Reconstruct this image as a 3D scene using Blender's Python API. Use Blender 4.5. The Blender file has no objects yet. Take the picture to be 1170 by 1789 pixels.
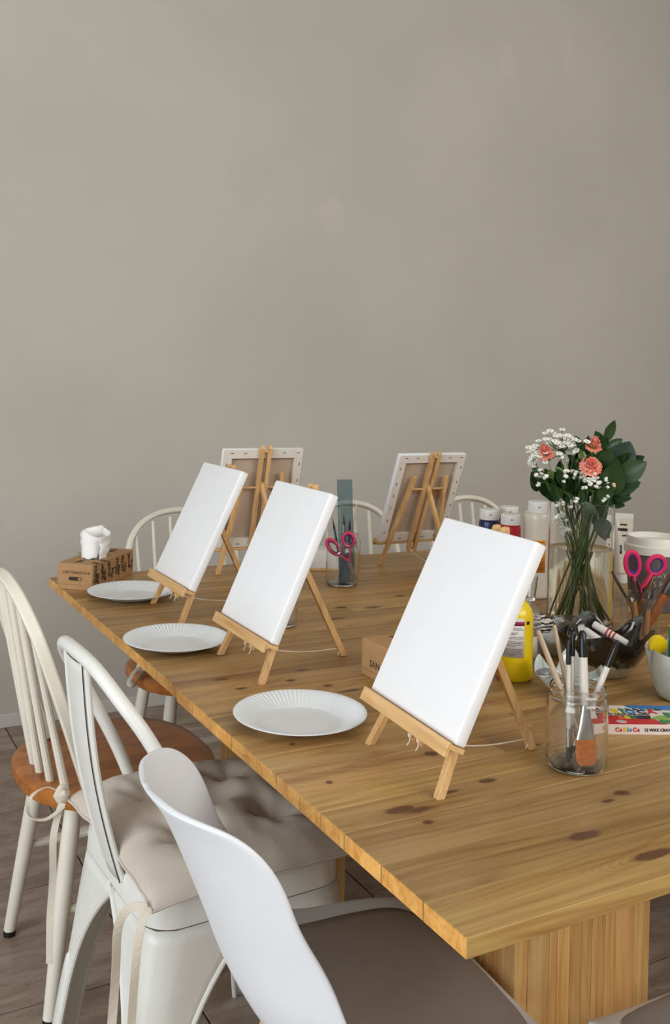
import bpy, bmesh, math, random
from math import sin, cos, pi, radians, sqrt, atan2
from mathutils import Vector, Matrix, noise

random.seed(7)
SC = bpy.context.scene
COL = SC.collection
V = Vector

# ------------------------------------------------------------------ camera
F_PX, PITCH, YAW, ROLL, PPX, PPY, CAM_H = 1678.78, -0.003855, 0.496981, 0.026107, 566.05, 659.03, 1.31
cd = bpy.data.cameras.new('camera')
cam = bpy.data.objects.new('camera', cd)
COL.objects.link(cam)
fwd = V((sin(YAW)*cos(PITCH), cos(YAW)*cos(PITCH), -sin(PITCH)))
r0 = V((cos(YAW), -sin(YAW), 0)); u0 = r0.cross(fwd)
rt = r0*cos(ROLL)+u0*sin(ROLL); up = -r0*sin(ROLL)+u0*cos(ROLL)
cam.matrix_world = Matrix(((rt.x, up.x, -fwd.x, 0), (rt.y, up.y, -fwd.y, 0), (rt.z, up.z, -fwd.z, CAM_H), (0, 0, 0, 1)))
cd.sensor_fit = 'HORIZONTAL'; cd.sensor_width = 36.0
cd.lens = F_PX/1170*36
cd.shift_x = (585-PPX)/1170; cd.shift_y = -(894.5-PPY)/1170
cd.clip_start = 0.05
SC.camera = cam

# ------------------------------------------------------------------ world, light, exposure
w = bpy.data.worlds.new('overcast_sky'); SC.world = w; w.use_nodes = True
w.node_tree.nodes['Background'].inputs[0].default_value = (0.80, 0.90, 1.0, 1)
w.node_tree.nodes['Background'].inputs[1].default_value = 1.0

def area(name, loc, rot, sx, sy, power, col):
    d = bpy.data.lights.new(name, 'AREA'); d.shape = 'RECTANGLE'; d.size = sx; d.size_y = sy
    d.energy = power; d.color = col
    o = bpy.data.objects.new(name, d); o.location = loc; o.rotation_euler = rot; COL.objects.link(o)
    return o
# daylight entering through the big window in the left wall
area('window_daylight', (-2.92, -0.35, 1.62), (0, radians(-90), 0), 2.2, 4.2, 142, (0.90, 0.96, 1.0))
area('rear_fill_light', (2.3, -1.95, 2.72), (radians(84), 0, 0), 3.2, 1.4, 74, (1.0, 0.97, 0.92))  # fill lamp added behind the camera, set high to spare the table underside

SC.view_settings.view_transform = 'Standard'
SC.view_settings.look = 'None'
SC.view_settings.gamma = 1.0
SC.view_settings.use_curve_mapping = False
SC.view_settings.exposure = 0.0

# ------------------------------------------------------------------ helpers: materials
def S(r, g, b):
    def f(c):
        c /= 255
        return c/12.92 if c <= .04045 else ((c+.055)/1.055)**2.4
    return (f(r), f(g), f(b), 1)

class NT:
    def __init__(s, name):
        s.m = bpy.data.materials.new(name); s.m.use_nodes = True
        s.t = s.m.node_tree; s.t.nodes.clear()
        s.out = s.t.nodes.new('ShaderNodeOutputMaterial')
    def n(s, typ, ins=None, **at):
        nd = s.t.nodes.new('ShaderNode'+typ)
        for k, v in at.items(): setattr(nd, k, v)
        for k, v in (ins or {}).items():
            if isinstance(v, bpy.types.NodeSocket): s.t.links.new(v, nd.inputs[k])
            else: nd.inputs[k].default_value = v
        return nd
    def math(s, op, a, b=0.0, c=0.0, clamp=False):
        return s.n('Math', {0: a, 1: b, 2: c}, operation=op, use_clamp=clamp).outputs[0]
    def mix(s, f, a, b, bt='MIX'):
        return s.n('Mix', {0: f, 6: a, 7: b}, data_type='RGBA', blend_type=bt).outputs[2]
    def ramp(s, f, lo, hi, smooth=True):
        return s.n('MapRange', {0: f, 1: lo, 2: hi, 3: 0.0, 4: 1.0}, interpolation_type='SMOOTHSTEP' if smooth else 'LINEAR').outputs[0]
    def bsdf(s, **kw):
        names = dict(col='Base Color', rough='Roughness', metal='Metallic', ior='IOR', normal='Normal', spec='Specular IOR Level',
                     trans='Transmission Weight', coat='Coat Weight', sss='Subsurface Weight', alpha='Alpha', sheen='Sheen Weight')
        b = s.n('BsdfPrincipled', {names[k]: v for k, v in kw.items()})
        s.t.links.new(b.outputs[0], s.out.inputs[0])
        return b

_mats = {}
def pm(name, col, rough=.5, var=.07, scale=14, bump=0., bscale=60, metal=0., coat=0., spec=.5):
    """plain procedural paint / plastic / metal with a soft mottling"""
    if name in _mats: return _mats[name]
    t = NT(name)
    co = t.n('TexCoord').outputs['Object']
    nz = t.n('TexNoise', {'Vector': co, 'Scale': scale, 'Detail': 4.0}).outputs[0]
    c2 = tuple(c*(1-var) for c in col[:3])+(1,); c3 = tuple(min(1, c*(1+var)) for c in col[:3])+(1,)
    c = t.mix(t.ramp(nz, .3, .7), c2, c3)
    kw = dict(col=c, rough=rough, metal=metal, coat=coat, spec=spec)
    if bump:
        nb = t.n('TexNoise', {'Vector': co, 'Scale': bscale, 'Detail': 5.0}).outputs[0]
        kw['normal'] = t.n('Bump', {'Strength': bump, 'Distance': .004, 'Height': nb}).outputs[0]
    t.bsdf(**kw); _mats[name] = t.m
    return t.m

def pine(name, light, dark, axis=0, knots=(), fine=1.0, knot_p=.80, rough=.42, use_obj=True, kscale=1.0, world=True, endgrain=False):
    t = NT(name)
    if world: co = t.n('NewGeometry').outputs['Position']
    else: co = t.n('TexCoord').outputs['Object']
    oi = t.n('ObjectInfo')
    rnd = oi.outputs['Random']
    off = t.n('CombineXYZ', {0: t.math('MULTIPLY', rnd, 9.3), 1: t.math('MULTIPLY', rnd, 3.1), 2: t.math('MULTIPLY', rnd, 5.7)}).outputs[0]
    p = t.n('VectorMath', {0: co, 1: off}, operation='ADD').outputs[0]
    a, c = 1.3*fine, 26.0*fine
    sc = [c, c, c]; sc[axis] = a
    g1 = t.n('TexNoise', {'Vector': t.n('Mapping', {'Vector': p, 'Scale': sc}).outputs[0], 'Scale': 1.0, 'Detail': 5.0, 'Roughness': .6, 'Distortion': .5}).outputs[0]
    sc2 = [c*5, c*5, c*5]; sc2[axis] = a*4
    g2 = t.n('TexNoise', {'Vector': t.n('Mapping', {'Vector': p, 'Scale': sc2}).outputs[0], 'Scale': 1.0, 'Detail': 3.0}).outputs[0]
    # cathedral figure: stretched distance rings
    sc3 = [6.0, 6.0, 6.0]; sc3[axis] = .75
    wob = t.n('TexNoise', {'Vector': t.n('Mapping', {'Vector': p, 'Scale': sc3}).outputs[0], 'Scale': 1.0, 'Detail': 2.0, 'Distortion': .8}).outputs[0]
    rings = t.math('SINE', t.math('MULTIPLY', wob, 95.0))
    rm = t.math('MULTIPLY', t.ramp(rings, .15, 1.0), .45)
    f = t.math('ADD', t.math('MULTIPLY', t.ramp(g1, .36, .68), .62), t.math('MULTIPLY', t.ramp(g2, .42, .68), .30))
    f = t.math('ADD', f, t.math('MULTIPLY', rm, .55), clamp=True)
    c = t.mix(f, light, dark)
    if use_obj: c = t.mix(1.0, c, oi.outputs['Color'], 'MULTIPLY')
    if endgrain:
        nx = t.n('SeparateXYZ', {0: t.n('NewGeometry').outputs['Normal']}).outputs[axis]
        eg = t.math('GREATER_THAN', t.math('ABSOLUTE', nx), .8)
        c = t.mix(eg, c, t.mix(f, S(232, 176, 96), S(196, 134, 62)))
    # scattered knots
    sk = [13.0*kscale]*3; sk[axis] = 3.6*kscale
    vo = t.n('TexVoronoi', {'Vector': t.n('Mapping', {'Vector': p, 'Scale': sk}).outputs[0], 'Scale': 1.0, 'Randomness': 1.0})
    pr = t.n('SeparateColor', {0: vo.outputs['Color']}).outputs[0]
    kn = t.n('TexNoise', {'Vector': p, 'Scale': 60.0}).outputs[0]
    d = t.math('ADD', vo.outputs['Distance'], t.math('MULTIPLY', t.math('SUBTRACT', kn, .5), .09))
    gate = t.math('GREATER_THAN', pr, knot_p)
    m = t.math('MULTIPLY', t.math('SUBTRACT', 1.0, t.ramp(d, .05, .13)), gate)
    halo = t.math('MULTIPLY', t.math('SUBTRACT', 1.0, t.ramp(d, .12, .36)), gate)
    # the large knots of this particular board surface
    if knots:
        best = None
        for kx, ky, rx, ry in knots:
            q = t.n('VectorMath', {0: co, 1: (kx, ky, 0)}, operation='SUBTRACT').outputs[0]
            q = t.n('VectorMath', {0: q, 1: (1/rx, 1/ry, 0)}, operation='MULTIPLY').outputs[0]
            l = t.n('VectorMath', {0: q}, operation='LENGTH').outputs['Value']
            best = l if best is None else t.math('MINIMUM', best, l)
        kn2 = t.n('TexNoise', {'Vector': co, 'Scale': 45.0, 'Detail': 3.0}).outputs[0]
        bd = t.math('ADD', best, t.math('MULTIPLY', t.math('SUBTRACT', kn2, .5), .75))
        m = t.math('MAXIMUM', m, t.math('SUBTRACT', 1.0, t.ramp(bd, .55, 1.05)))
        fl = t.math('SINE', t.math('MULTIPLY', t.math('ADD', best, t.math('MULTIPLY', kn2, .5)), 17.0))
        near = t.math('SUBTRACT', 1.0, t.ramp(best, 1.0, 3.4))
        halo = t.math('MAXIMUM', halo, t.math('MULTIPLY', near, t.math('MULTIPLY', t.ramp(fl, .2, 1.0), .65)))
    c = t.mix(t.math('MULTIPLY', halo, .38), c, tuple(x*.5 for x in dark[:3])+(1,))
    c = t.mix(t.math('MULTIPLY', m, .88), c, S(86, 48, 28))
    bmp = t.n('Bump', {'Strength': .12, 'Distance': .002, 'Height': g2}).outputs[0]
    t.bsdf(col=c, rough=rough, normal=bmp, spec=.4)
    return t.m

def thin(name, tint=(1, 1, 1, 1), refl=.10, rough=.02, frost=0., frostcol=(.8, .8, .8, 1)):
    """thin clear plastic: transparent with a view-angle dependent reflection, a little grime"""
    t = NT(name)
    tr = t.n('BsdfTransparent', {'Color': tint}).outputs[0]
    gl = t.n('BsdfGlossy', {'Color': (1, 1, 1, 1), 'Roughness': rough}).outputs[0]
    fc = t.n('LayerWeight', {'Blend': .5}).outputs['Facing']
    f = t.math('ADD', t.math('MULTIPLY', t.math('POWER', fc, 5.0), .55), .018+refl*.08, clamp=True)
    sh = t.n('MixShader', {0: f, 1: tr, 2: gl}).outputs[0]
    if frost:
        co = t.n('TexCoord').outputs['Object']
        nz = t.n('TexNoise', {'Vector': co, 'Scale': 35.0, 'Detail': 4.0}).outputs[0]
        df = t.n('BsdfDiffuse', {'Color': frostcol}).outputs[0]
        sh = t.n('MixShader', {0: t.math('MULTIPLY', t.ramp(nz, .3, .75), frost), 1: sh, 2: df}).outputs[0]
    t.t.links.new(sh, t.out.inputs[0])
    return t.m
def glass(name, tint=(1, 1, 1, 1), ior=1.45, rough=0., film=0.):
    """solid refracting glass with a faint uneven film"""
    t = NT(name)
    co = t.n('TexCoord').outputs['Object']
    nz = t.n('TexNoise', {'Vector': co, 'Scale': 22.0, 'Detail': 4.0}).outputs[0]
    g = t.n('BsdfGlass', {'Color': tint, 'Roughness': rough, 'IOR': ior}).outputs[0]
    if film:
        df = t.n('BsdfDiffuse', {'Color': (.8, .79, .77, 1)}).outputs[0]
        g = t.n('MixShader', {0: t.math('MULTIPLY', t.ramp(nz, .35, .75), film), 1: g, 2: df}).outputs[0]
    t.t.links.new(g, t.out.inputs[0])
    return t.m

# ------------------------------------------------------------------ helpers: geometry
def orth(d, ref=None):
    d = V(d).normalized()
    ref = V(ref) if ref is not None else (V((0, 0, 1)) if abs(d.z) < .92 else V((1, 0, 0)))
    x = ref.cross(d)
    if x.length < 1e-6: x = V((0, 1, 0)).cross(d)
    x.normalize(); y = d.cross(x)
    return x, y

class M:
    def __init__(s): s.v = []; s.f = []
    def add(s, vs, fs):
        b = len(s.v); s.v += [V(q) for q in vs]; s.f += [tuple(i+b for i in q) for q in fs]; return s
    def box(s, c, size, R=None):
        x, y, z = [q/2 for q in size]
        vs = [V((a*x, b*y, d*z)) for d in (-1, 1) for b in (-1, 1) for a in (-1, 1)]
        if R is not None: vs = [R @ q for q in vs]
        return s.add([q+V(c) for q in vs], [(0, 2, 3, 1), (4, 5, 7, 6), (0, 1, 5, 4), (2, 6, 7, 3), (0, 4, 6, 2), (1, 3, 7, 5)])
    def beam(s, p0, p1, w, d, ref=None):
        p0, p1 = V(p0), V(p1); x, y = orth(p1-p0, ref)
        vs = [p+x*a*w/2+y*b*d/2 for p in (p0, p1) for b in (-1, 1) for a in (-1, 1)]
        return s.add(vs, [(0, 2, 3, 1), (4, 5, 7, 6), (0, 1, 5, 4), (2, 6, 7, 3), (0, 4, 6, 2), (1, 3, 7, 5)])
    def tube(s, pts, r, n=10, closed=False, caps=True, flat=None, ref=None):
        """sweep an ellipse along pts; r scalar or list; flat scales the second axis"""
        pts = [V(p) for p in pts]; N = len(pts)
        rs = list(r) if hasattr(r, '__len__') else [r]*N
        fl = flat if flat else 1.0
        vs = []; X = None
        for i, p in enumerate(pts):
            if closed: d = pts[(i+1) % N]-pts[i-1]
            else: d = pts[min(i+1, N-1)]-pts[max(i-1, 0)]
            if d.length < 1e-9: d = V((0, 0, 1))
            d.normalize()
            if ref is not None: X, Y = orth(d, ref)
            elif X is None: X, Y = orth(d)
            else:
                X = X-d*X.dot(d); X.normalize(); Y = d.cross(X)
            vs += [p+X*cos(2*pi*k/n)*rs[i]+Y*sin(2*pi*k/n)*rs[i]*fl for k in range(n)]
        fs = []
        for i in range(N if closed else N-1):
            j = (i+1) % N
            fs += [(i*n+k, i*n+(k+1) % n, j*n+(k+1) % n, j*n+k) for k in range(n)]
        if caps and not closed: fs += [tuple(range(n-1, -1, -1)), tuple((N-1)*n+k for k in range(n))]
        return s.add(vs, fs)
    def lathe(s, prof, n=32, c=(0, 0, 0), fn=None, a0=0., a1=2*pi):
        c = V(c); full = abs(a1-a0-2*pi) < 1e-6; k = n if full else n+1
        vs = []
        for i, (r, z) in enumerate(prof):
            for j in range(k):
                a = a0+(a1-a0)*j/n
                rr, zz = (r, z) if fn is None else fn(r, z, a, i)
                vs.append(c+V((rr*cos(a), rr*sin(a), zz)))
        fs = []
        for i in range(len(prof)-1):
            for j in range(n):
                j2 = (j+1) % k
                fs.append((i*k+j, i*k+j2, (i+1)*k+j2, (i+1)*k+j))
        return s.add(vs, fs)
    def grid(s, fn, nu, nv, cu=False):
        k = nu if cu else nu+1
        vs = [fn(i/nu, j/nv) for j in range(nv+1) for i in range(k)]
        fs = [(j*k+i, j*k+(i+1) % k, (j+1)*k+(i+1) % k, (j+1)*k+i) for j in range(nv) for i in range(nu)]
        return s.add(vs, fs)
    def prism(s, poly, h, mat=None):
        """extrude an xy outline by h along z, then place with mat"""
        n = len(poly); vs = [V((x, y, 0)) for x, y in poly]+[V((x, y, h)) for x, y in poly]
        if mat is not None: vs = [mat @ q for q in vs]
        return s.add(vs, [tuple(range(n-1, -1, -1)), tuple(range(n, 2*n))]+[(i, (i+1) % n, (i+1) % n+n, i+n) for i in range(n)])
    def mesh(s, name, bevel=0., seg=1, smooth=True, ang=35, weld=True):
        me = bpy.data.meshes.new(name)
        me.from_pydata([tuple(q) for q in s.v], [], s.f)
        bm = bmesh.new(); bm.from_mesh(me)
        if weld: bmesh.ops.remove_doubles(bm, verts=bm.verts, dist=1e-6)
        bmesh.ops.recalc_face_normals(bm, faces=bm.faces)
        if bevel: bmesh.ops.bevel(bm, geom=bm.edges[:], offset=bevel, segments=seg, affect='EDGES', profile=.6, clamp_overlap=True)
        bm.to_mesh(me); bm.free()
        if smooth:
            me.shade_smooth(); me.set_sharp_from_angle(angle=radians(ang))
        return me
    def build(s, name, mat, parent=None, world=False, solid=0., sub=0, **kw):
        if world and parent is not None:
            L = V(parent.location); q = parent.parent
            while q is not None: L = L+V(q.location); q = q.parent
            s.v = [x-L for x in s.v]
        return place(name, s.mesh(name, **kw), mat, parent, solid=solid, sub=sub)

def place(name, me, mat, parent=None, loc=None, solid=0., sub=0, mtx=None):
    o = bpy.data.objects.new(name, me)
    if mat is not None and (len(me.materials) == 0): me.materials.append(mat)
    COL.objects.link(o)
    if parent is not None: o.parent = parent
    if loc is not None: o.location = loc
    if mtx is not None: o.matrix_basis = mtx
    if solid:
        md = o.modifiers.new('thickness', 'SOLIDIFY'); md.thickness = solid; md.offset = 0
    if sub:
        md = o.modifiers.new('smooth', 'SUBSURF'); md.levels = sub; md.render_levels = sub
    return o

def tag(o, label=None, cat=None, group=None, kind=None):
    if label: o['label'] = label
    if cat: o['category'] = cat
    if group: o['group'] = group
    if kind: o['kind'] = kind
    return o

def thing(name, label, cat, loc, rz=0., group=None):
    o = bpy.data.objects.new(name, None); o.empty_display_size = .05
    o.location = loc; o.rotation_euler = (0, 0, rz); COL.objects.link(o)
    return tag(o, label, cat, group)

def copy_tree(o, parent=None):
    c = o.copy(); COL.objects.link(c)
    if parent is not None: c.parent = parent
    for ch in list(o.children): copy_tree(ch, c)
    return c

def text_mesh(body, size, thick=.0003, align='LEFT', bold=0.):
    cu = bpy.data.curves.new('lettering', 'FONT'); cu.body = body; cu.size = size; cu.extrude = thick/2
    cu.align_x = align; cu.align_y = 'CENTER'; cu.offset = bold; cu.resolution_u = 3
    ob = bpy.data.objects.new('lettering_source', cu); COL.objects.link(ob)
    dg = bpy.context.evaluated_depsgraph_get()
    me = bpy.data.meshes.new_from_object(ob.evaluated_get(dg))
    bpy.data.objects.remove(ob); bpy.data.curves.remove(cu)
    me.name = 'lettering'
    return me

def lerp(a, b, t): return a+(b-a)*t
def interp(xs, ys, x):
    """smooth piecewise interpolation (cubic hermite)"""
    if x <= xs[0]: return ys[0]
    for i in range(len(xs)-1):
        if x <= xs[i+1]:
            h = xs[i+1]-xs[i]; t = (x-xs[i])/h
            def m(k):
                a, b = max(k-1, 0), min(k+1, len(xs)-1)
                return (ys[b]-ys[a])/(xs[b]-xs[a])
            y0, y1, m0, m1 = ys[i], ys[i+1], m(i)*h, m(i+1)*h
            return (2*t**3-3*t*t+1)*y0+(t**3-2*t*t+t)*m0+(-2*t**3+3*t*t)*y1+(t**3-t*t)*m1
    return ys[-1]
def catmull(pts, k=6):
    pts = [V(p) for p in pts]; out = []
    for i in range(len(pts)-1):
        p0, p1, p2, p3 = pts[max(i-1, 0)], pts[i], pts[i+1], pts[min(i+2, len(pts)-1)]
        for j in range(k):
            t = j/k
            out.append(.5*((2*p1)+(p2-p0)*t+(2*p0-5*p1+4*p2-p3)*t*t+(3*p1-p0-3*p2+p3)*t**3))
    return out+[pts[-1]]
def mz(loc, rz=0., rx=0., ry=0.):
    return Matrix.Translation(V(loc)) @ Matrix.Rotation(rz, 4, 'Z') @ Matrix.Rotation(ry, 4, 'Y') @ Matrix.Rotation(rx, 4, 'X')
def frame(o, x, y):
    """matrix with given origin, x axis and y axis"""
    x = V(x).normalized(); y = V(y); y = (y-x*y.dot(x)).normalized(); z = x.cross(y)
    return Matrix(((x.x, y.x, z.x, o[0]), (x.y, y.y, z.y, o[1]), (x.z, y.z, z.z, o[2]), (0, 0, 0, 1)))

# ------------------------------------------------------------------ shared materials
def wall_mat():
    t = NT('painted_plaster')
    co = t.n('NewGeometry').outputs['Position']
    n1 = t.n('TexNoise', {'Vector': co, 'Scale': 1.3, 'Detail': 4.0}).outputs[0]
    c = t.mix(t.ramp(n1, .3, .7), S(189, 183, 174), S(196, 190, 181))
    best = None
    for x, z, rx, rz in ((2.02, 2.02, .07, .10), (3.35, 3.0, .05, .12), (2.95, 2.88, .06, .10)):
        q = t.n('VectorMath', {0: co, 1: (x, 3.675, z)}, operation='SUBTRACT').outputs[0]
        q = t.n('VectorMath', {0: q, 1: (1/rx, 0, 1/rz)}, operation='MULTIPLY').outputs[0]
        l = t.n('VectorMath', {0: q}, operation='LENGTH').outputs['Value']
        best = l if best is None else t.math('MINIMUM', best, l)
    n2 = t.n('TexNoise', {'Vector': co, 'Scale': 9.0, 'Detail': 4.0}).outputs[0]
    best = t.math('ADD', best, t.math('MULTIPLY', t.math('SUBTRACT', n2, .5), 1.6))
    c = t.mix(t.math('MULTIPLY', t.math('SUBTRACT', 1.0, t.ramp(best, .6, 1.1)), .30), c, S(206, 199, 188))
    nb = t.n('TexNoise', {'Vector': co, 'Scale': 5.0, 'Detail': 7.0}).outputs[0]
    t.bsdf(col=c, rough=.72, spec=.25, normal=t.n('Bump', {'Strength': .12, 'Distance': .01, 'Height': nb}).outputs[0])
    return t.m
M_WALL = wall_mat()
M_CEIL = pm('white_ceiling_paint', S(225, 222, 216), .8)
M_BASE = pm('skirting_paint', S(205, 200, 195), .5, .03)

def tile_mat():
    t = NT('travertine_tile')
    oi = t.n('ObjectInfo'); rnd = oi.outputs['Random']
    co = t.n('NewGeometry').outputs['Position']
    off = t.n('CombineXYZ', {0: t.math('MULTIPLY', rnd, 11.0), 1: t.math('MULTIPLY', rnd, 7.0), 2: 0.0}).outputs[0]
    p = t.n('VectorMath', {0: co, 1: off}, operation='ADD').outputs[0]
    n1 = t.n('TexNoise', {'Vector': t.n('Mapping', {'Vector': p, 'Scale': (5, 16, 5)}).outputs[0], 'Scale': 1.0, 'Detail': 6.0, 'Roughness': .65, 'Distortion': .6}).outputs[0]
    n2 = t.n('TexNoise', {'Vector': t.n('Mapping', {'Vector': p, 'Scale': (22, 60, 22)}).outputs[0], 'Scale': 1.0, 'Detail': 5.0, 'Roughness': .7}).outputs[0]
    c = t.mix(t.ramp(n1, .34, .66), S(138, 118, 104), S(176, 158, 144))
    c = t.mix(t.math('MULTIPLY', t.ramp(n2, .56, .74), .55), c, S(96, 76, 62))
    c = t.mix(t.math('MULTIPLY', rnd, .25), c, S(120, 100, 88))
    b = t.n('Bump', {'Strength': .25, 'Distance': .002, 'Height': n2}).outputs[0]
    t.bsdf(col=c, rough=.36, normal=b, spec=.45)
    return t.m
M_TILE = tile_mat()
M_GROUT = pm('dark_grout', S(70, 58, 48), .9)

M_CREAM = pm('cream_chair_paint', S(232, 226, 212), .42, .03)
M_SEATWOOD = pine('chair_seat_wood', S(186, 118, 56), S(150, 84, 34), axis=0, fine=.8, knot_p=2, rough=.32, use_obj=False, world=False)
M_WHITEMETAL = pm('white_enamel_metal', S(228, 228, 222), .32, .02)
M_DARKLINE = pm('dark_seam', S(58, 52, 46), .7)
M_PLASTIC = pm('white_shell_plastic', S(226, 229, 234), .36, .01, spec=.5)
M_PAD = pm('taupe_seat_pad', S(158, 146, 138), .7, .03, bump=.05)
M_CANVAS = pm('primed_canvas', S(238, 238, 240), .8, .01, bump=.06, bscale=700)
M_RAWCANVAS = pm('raw_canvas_back', S(190, 170, 150), .85, .03, bump=.08, bscale=500)
M_FOLD = pm('folded_canvas_edge', S(224, 217, 208), .8, .02)
M_STAPLE = pm('steel_staple', S(60, 58, 56), .4, metal=.8)
M_EASEL = pine('easel_pine', S(226, 186, 132), S(196, 148, 92), axis=2, fine=1.2, knot_p=.97, rough=.5, use_obj=False, world=False)
M_EASEL_D = pine('easel_ledge_pine', S(228, 188, 134), S(200, 152, 96), axis=0, fine=1.2, knot_p=2, rough=.5, use_obj=False, world=False)
M_STRING = pm('cotton_string', S(226, 210, 186), .9)
M_PAPER = pm('white_paper_plate', S(228, 231, 233), .62, .02)
M_KRAFT = pm('kraft_cardboard', S(176, 136, 92), .75, .05, scale=40)
M_PRINT = pm('dark_brown_print', S(58, 38, 26), .7)
M_TISSUE = pm('white_tissue', S(245, 244, 242), .85, .02)
M_GLASS = glass('clear_jar_glass', (.985, .99, .988, 1), film=.035)
M_GLASS2 = glass('clear_vase_glass', (.985, .99, .988, 1))
M_WATER = glass('vase_water', (.975, .965, .91, 1), ior=1.2)
M_BLACK = pm('black_lacquer', S(22, 22, 25), .3)
M_GREYPL = pm('silver_ferrule', S(190, 190, 190), .25, metal=1.)
M_WHITEPL = pm('white_plastic', S(228, 226, 222), .35, .02)
M_CLOTH = pm('beige_cotton', S(204, 192, 180), .88, .04, bump=.15, bscale=250)
M_TIE = pm('cotton_tie', S(216, 206, 190), .9, .03)

# ------------------------------------------------------------------ the room
WY, WX0, WX1, WY0, CZ = 3.675, -3.0, 5.2, -2.1, 3.7
def struct(name, m, mat, **kw): return tag(m.build(name, mat, **kw), kind='structure')
floor = struct('floor', M().box(((WX0+WX1)/2, (WY+WY0)/2, -.053), (WX1-WX0, WY-WY0, .1)), M_GROUT)
TS = .465
rows = []
y = 3.423
yb = [WY]
while y > WY0: yb.append(y); y -= TS
yb.append(WY0)
ri = 0
for k in range(len(yb)-1):
    y1, y0 = yb[k], yb[k+1]
    off = [.69, .69, .69, .846, 1.69][k] if k < 5 else .69+.23*(k % 2)
    xs = [off+TS*i for i in range(-9, 11)]
    xs = [WX0]+[x for x in xs if WX0+.03 < x < WX1-.03]+[WX1]
    if k == 3: xs = sorted(xs+[.69])
    for a, b in zip(xs, xs[1:]):
        M().box(((a+b)/2, (y0+y1)/2, -.004), (b-a-.0045, y1-y0-.0045, .008)).build('floor_tile', M_TILE, floor, bevel=.0008, smooth=False)
struct('wall_back', M().box(((WX0+WX1)/2, WY+.05, CZ/2), (WX1-WX0+.2, .1, CZ)), M_WALL)
struct('baseboard_back', M().box(((WX0+WX1)/2, WY-.006, .0245), (WX1-WX0, .012, .049)), M_BASE, bevel=.002)
struct('wall_right', M().box((WX1+.05, (WY+WY0)/2, CZ/2), (.1, WY-WY0, CZ)), M_WALL)
struct('ceiling', M().box(((WX0+WX1)/2, (WY+WY0)/2, CZ+.05), (WX1-WX0, WY-WY0, .1)), M_CEIL)
lw = M()   # left wall with the window opening y -2.0..1.9, z .45..2.65
for y0, y1, z0, z1 in ((WY0, -2.0, 0, CZ), (1.9, WY, 0, CZ), (-2.0, 1.9, 0, .45), (-2.0, 1.9, 2.75, CZ)):
    lw.box((WX0-.05, (y0+y1)/2, (z0+z1)/2), (.1, y1-y0, z1-z0))
struct('wall_left', lw, M_WALL)
win = M()
for y0, y1, z0, z1 in ((-2.0, 1.9, .45, .51), (-2.0, 1.9, 2.69, 2.75), (-2.0, -1.94, .45, 2.75), (1.84, 1.9, .45, 2.75), (-.08, -.02, .45, 2.75)):
    win.box((WX0-.05, (y0+y1)/2, (z0+z1)/2), (.06, y1-y0, z1-z0))
struct('window_1', win, M_BASE)
fw = M()   # wall behind the camera; its high opening is added to suit the fill lamp
for x0, x1, z0, z1 in ((WX0, .7, 0, CZ), (3.9, WX1, 0, CZ), (.7, 3.9, 0, 1.9), (.7, 3.9, 3.5, CZ)):
    fw.box(((x0+x1)/2, WY0-.05, (z0+z1)/2), (x1-x0, .1, z1-z0))
struct('wall_front', fw, M_WALL)
win = M()
for x0, x1, z0, z1 in ((.7, 3.9, 1.9, 1.96), (.7, 3.9, 3.44, 3.5), (.7, .76, 1.9, 3.5), (3.84, 3.9, 1.9, 3.5), (2.27, 2.33, 1.9, 3.5)):
    win.box(((x0+x1)/2, WY0-.05, (z0+z1)/2), (x1-x0, .06, z1-z0))
struct('fill_opening_frame', win, M_BASE)  # frame of the opening added for the fill lamp

# ------------------------------------------------------------------ the two pine tables
KN = ((.873, .896, .030, .012), (.915, .823, .040, .010), (.703, 1.056, .026, .011), (.716, 1.011, .011, .008), (.865, 1.081, .018, .008),
      (1.011, .969, .016, .010), (.975, .958, .014, .006), (.850, 1.196, .012, .012), (.789, 1.073, .03, .005), (.676, 1.318, .007, .006),
      (1.013, 1.156, .02, .004), (.66, 1.17, .006, .006), (.861, 1.545, .012, .010), (.884, 1.503, .03, .008), (.865, 1.654, .02, .008),
      (1.12, 1.979, .03, .008), (1.40, 2.127, .02, .010), (1.19, 2.074, .02, .012), (1.262, 2.045, .03, .012), (.814, 1.60, .012, .008),
      (.71, 1.594, .016, .007), (.70, 1.662, .02, .008))
M_PINE = pine('knotty_pine', S(184, 149, 96), S(142, 103, 58), axis=0, knots=KN, knot_p=.90, endgrain=True)
M_STAVE = pine('knotty_pine_upright', S(228, 186, 126), S(192, 142, 82), axis=2, knot_p=.74, kscale=.85)
TZ, TT = .75, .022
rg = random.Random(12)
def tone(lo=.80, hi=1.12):
    k = rg.uniform(lo, hi); return (k*rg.uniform(.97, 1.03), k*rg.uniform(.95, 1.02), k*rg.uniform(.86, 1.0), 1)
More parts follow.
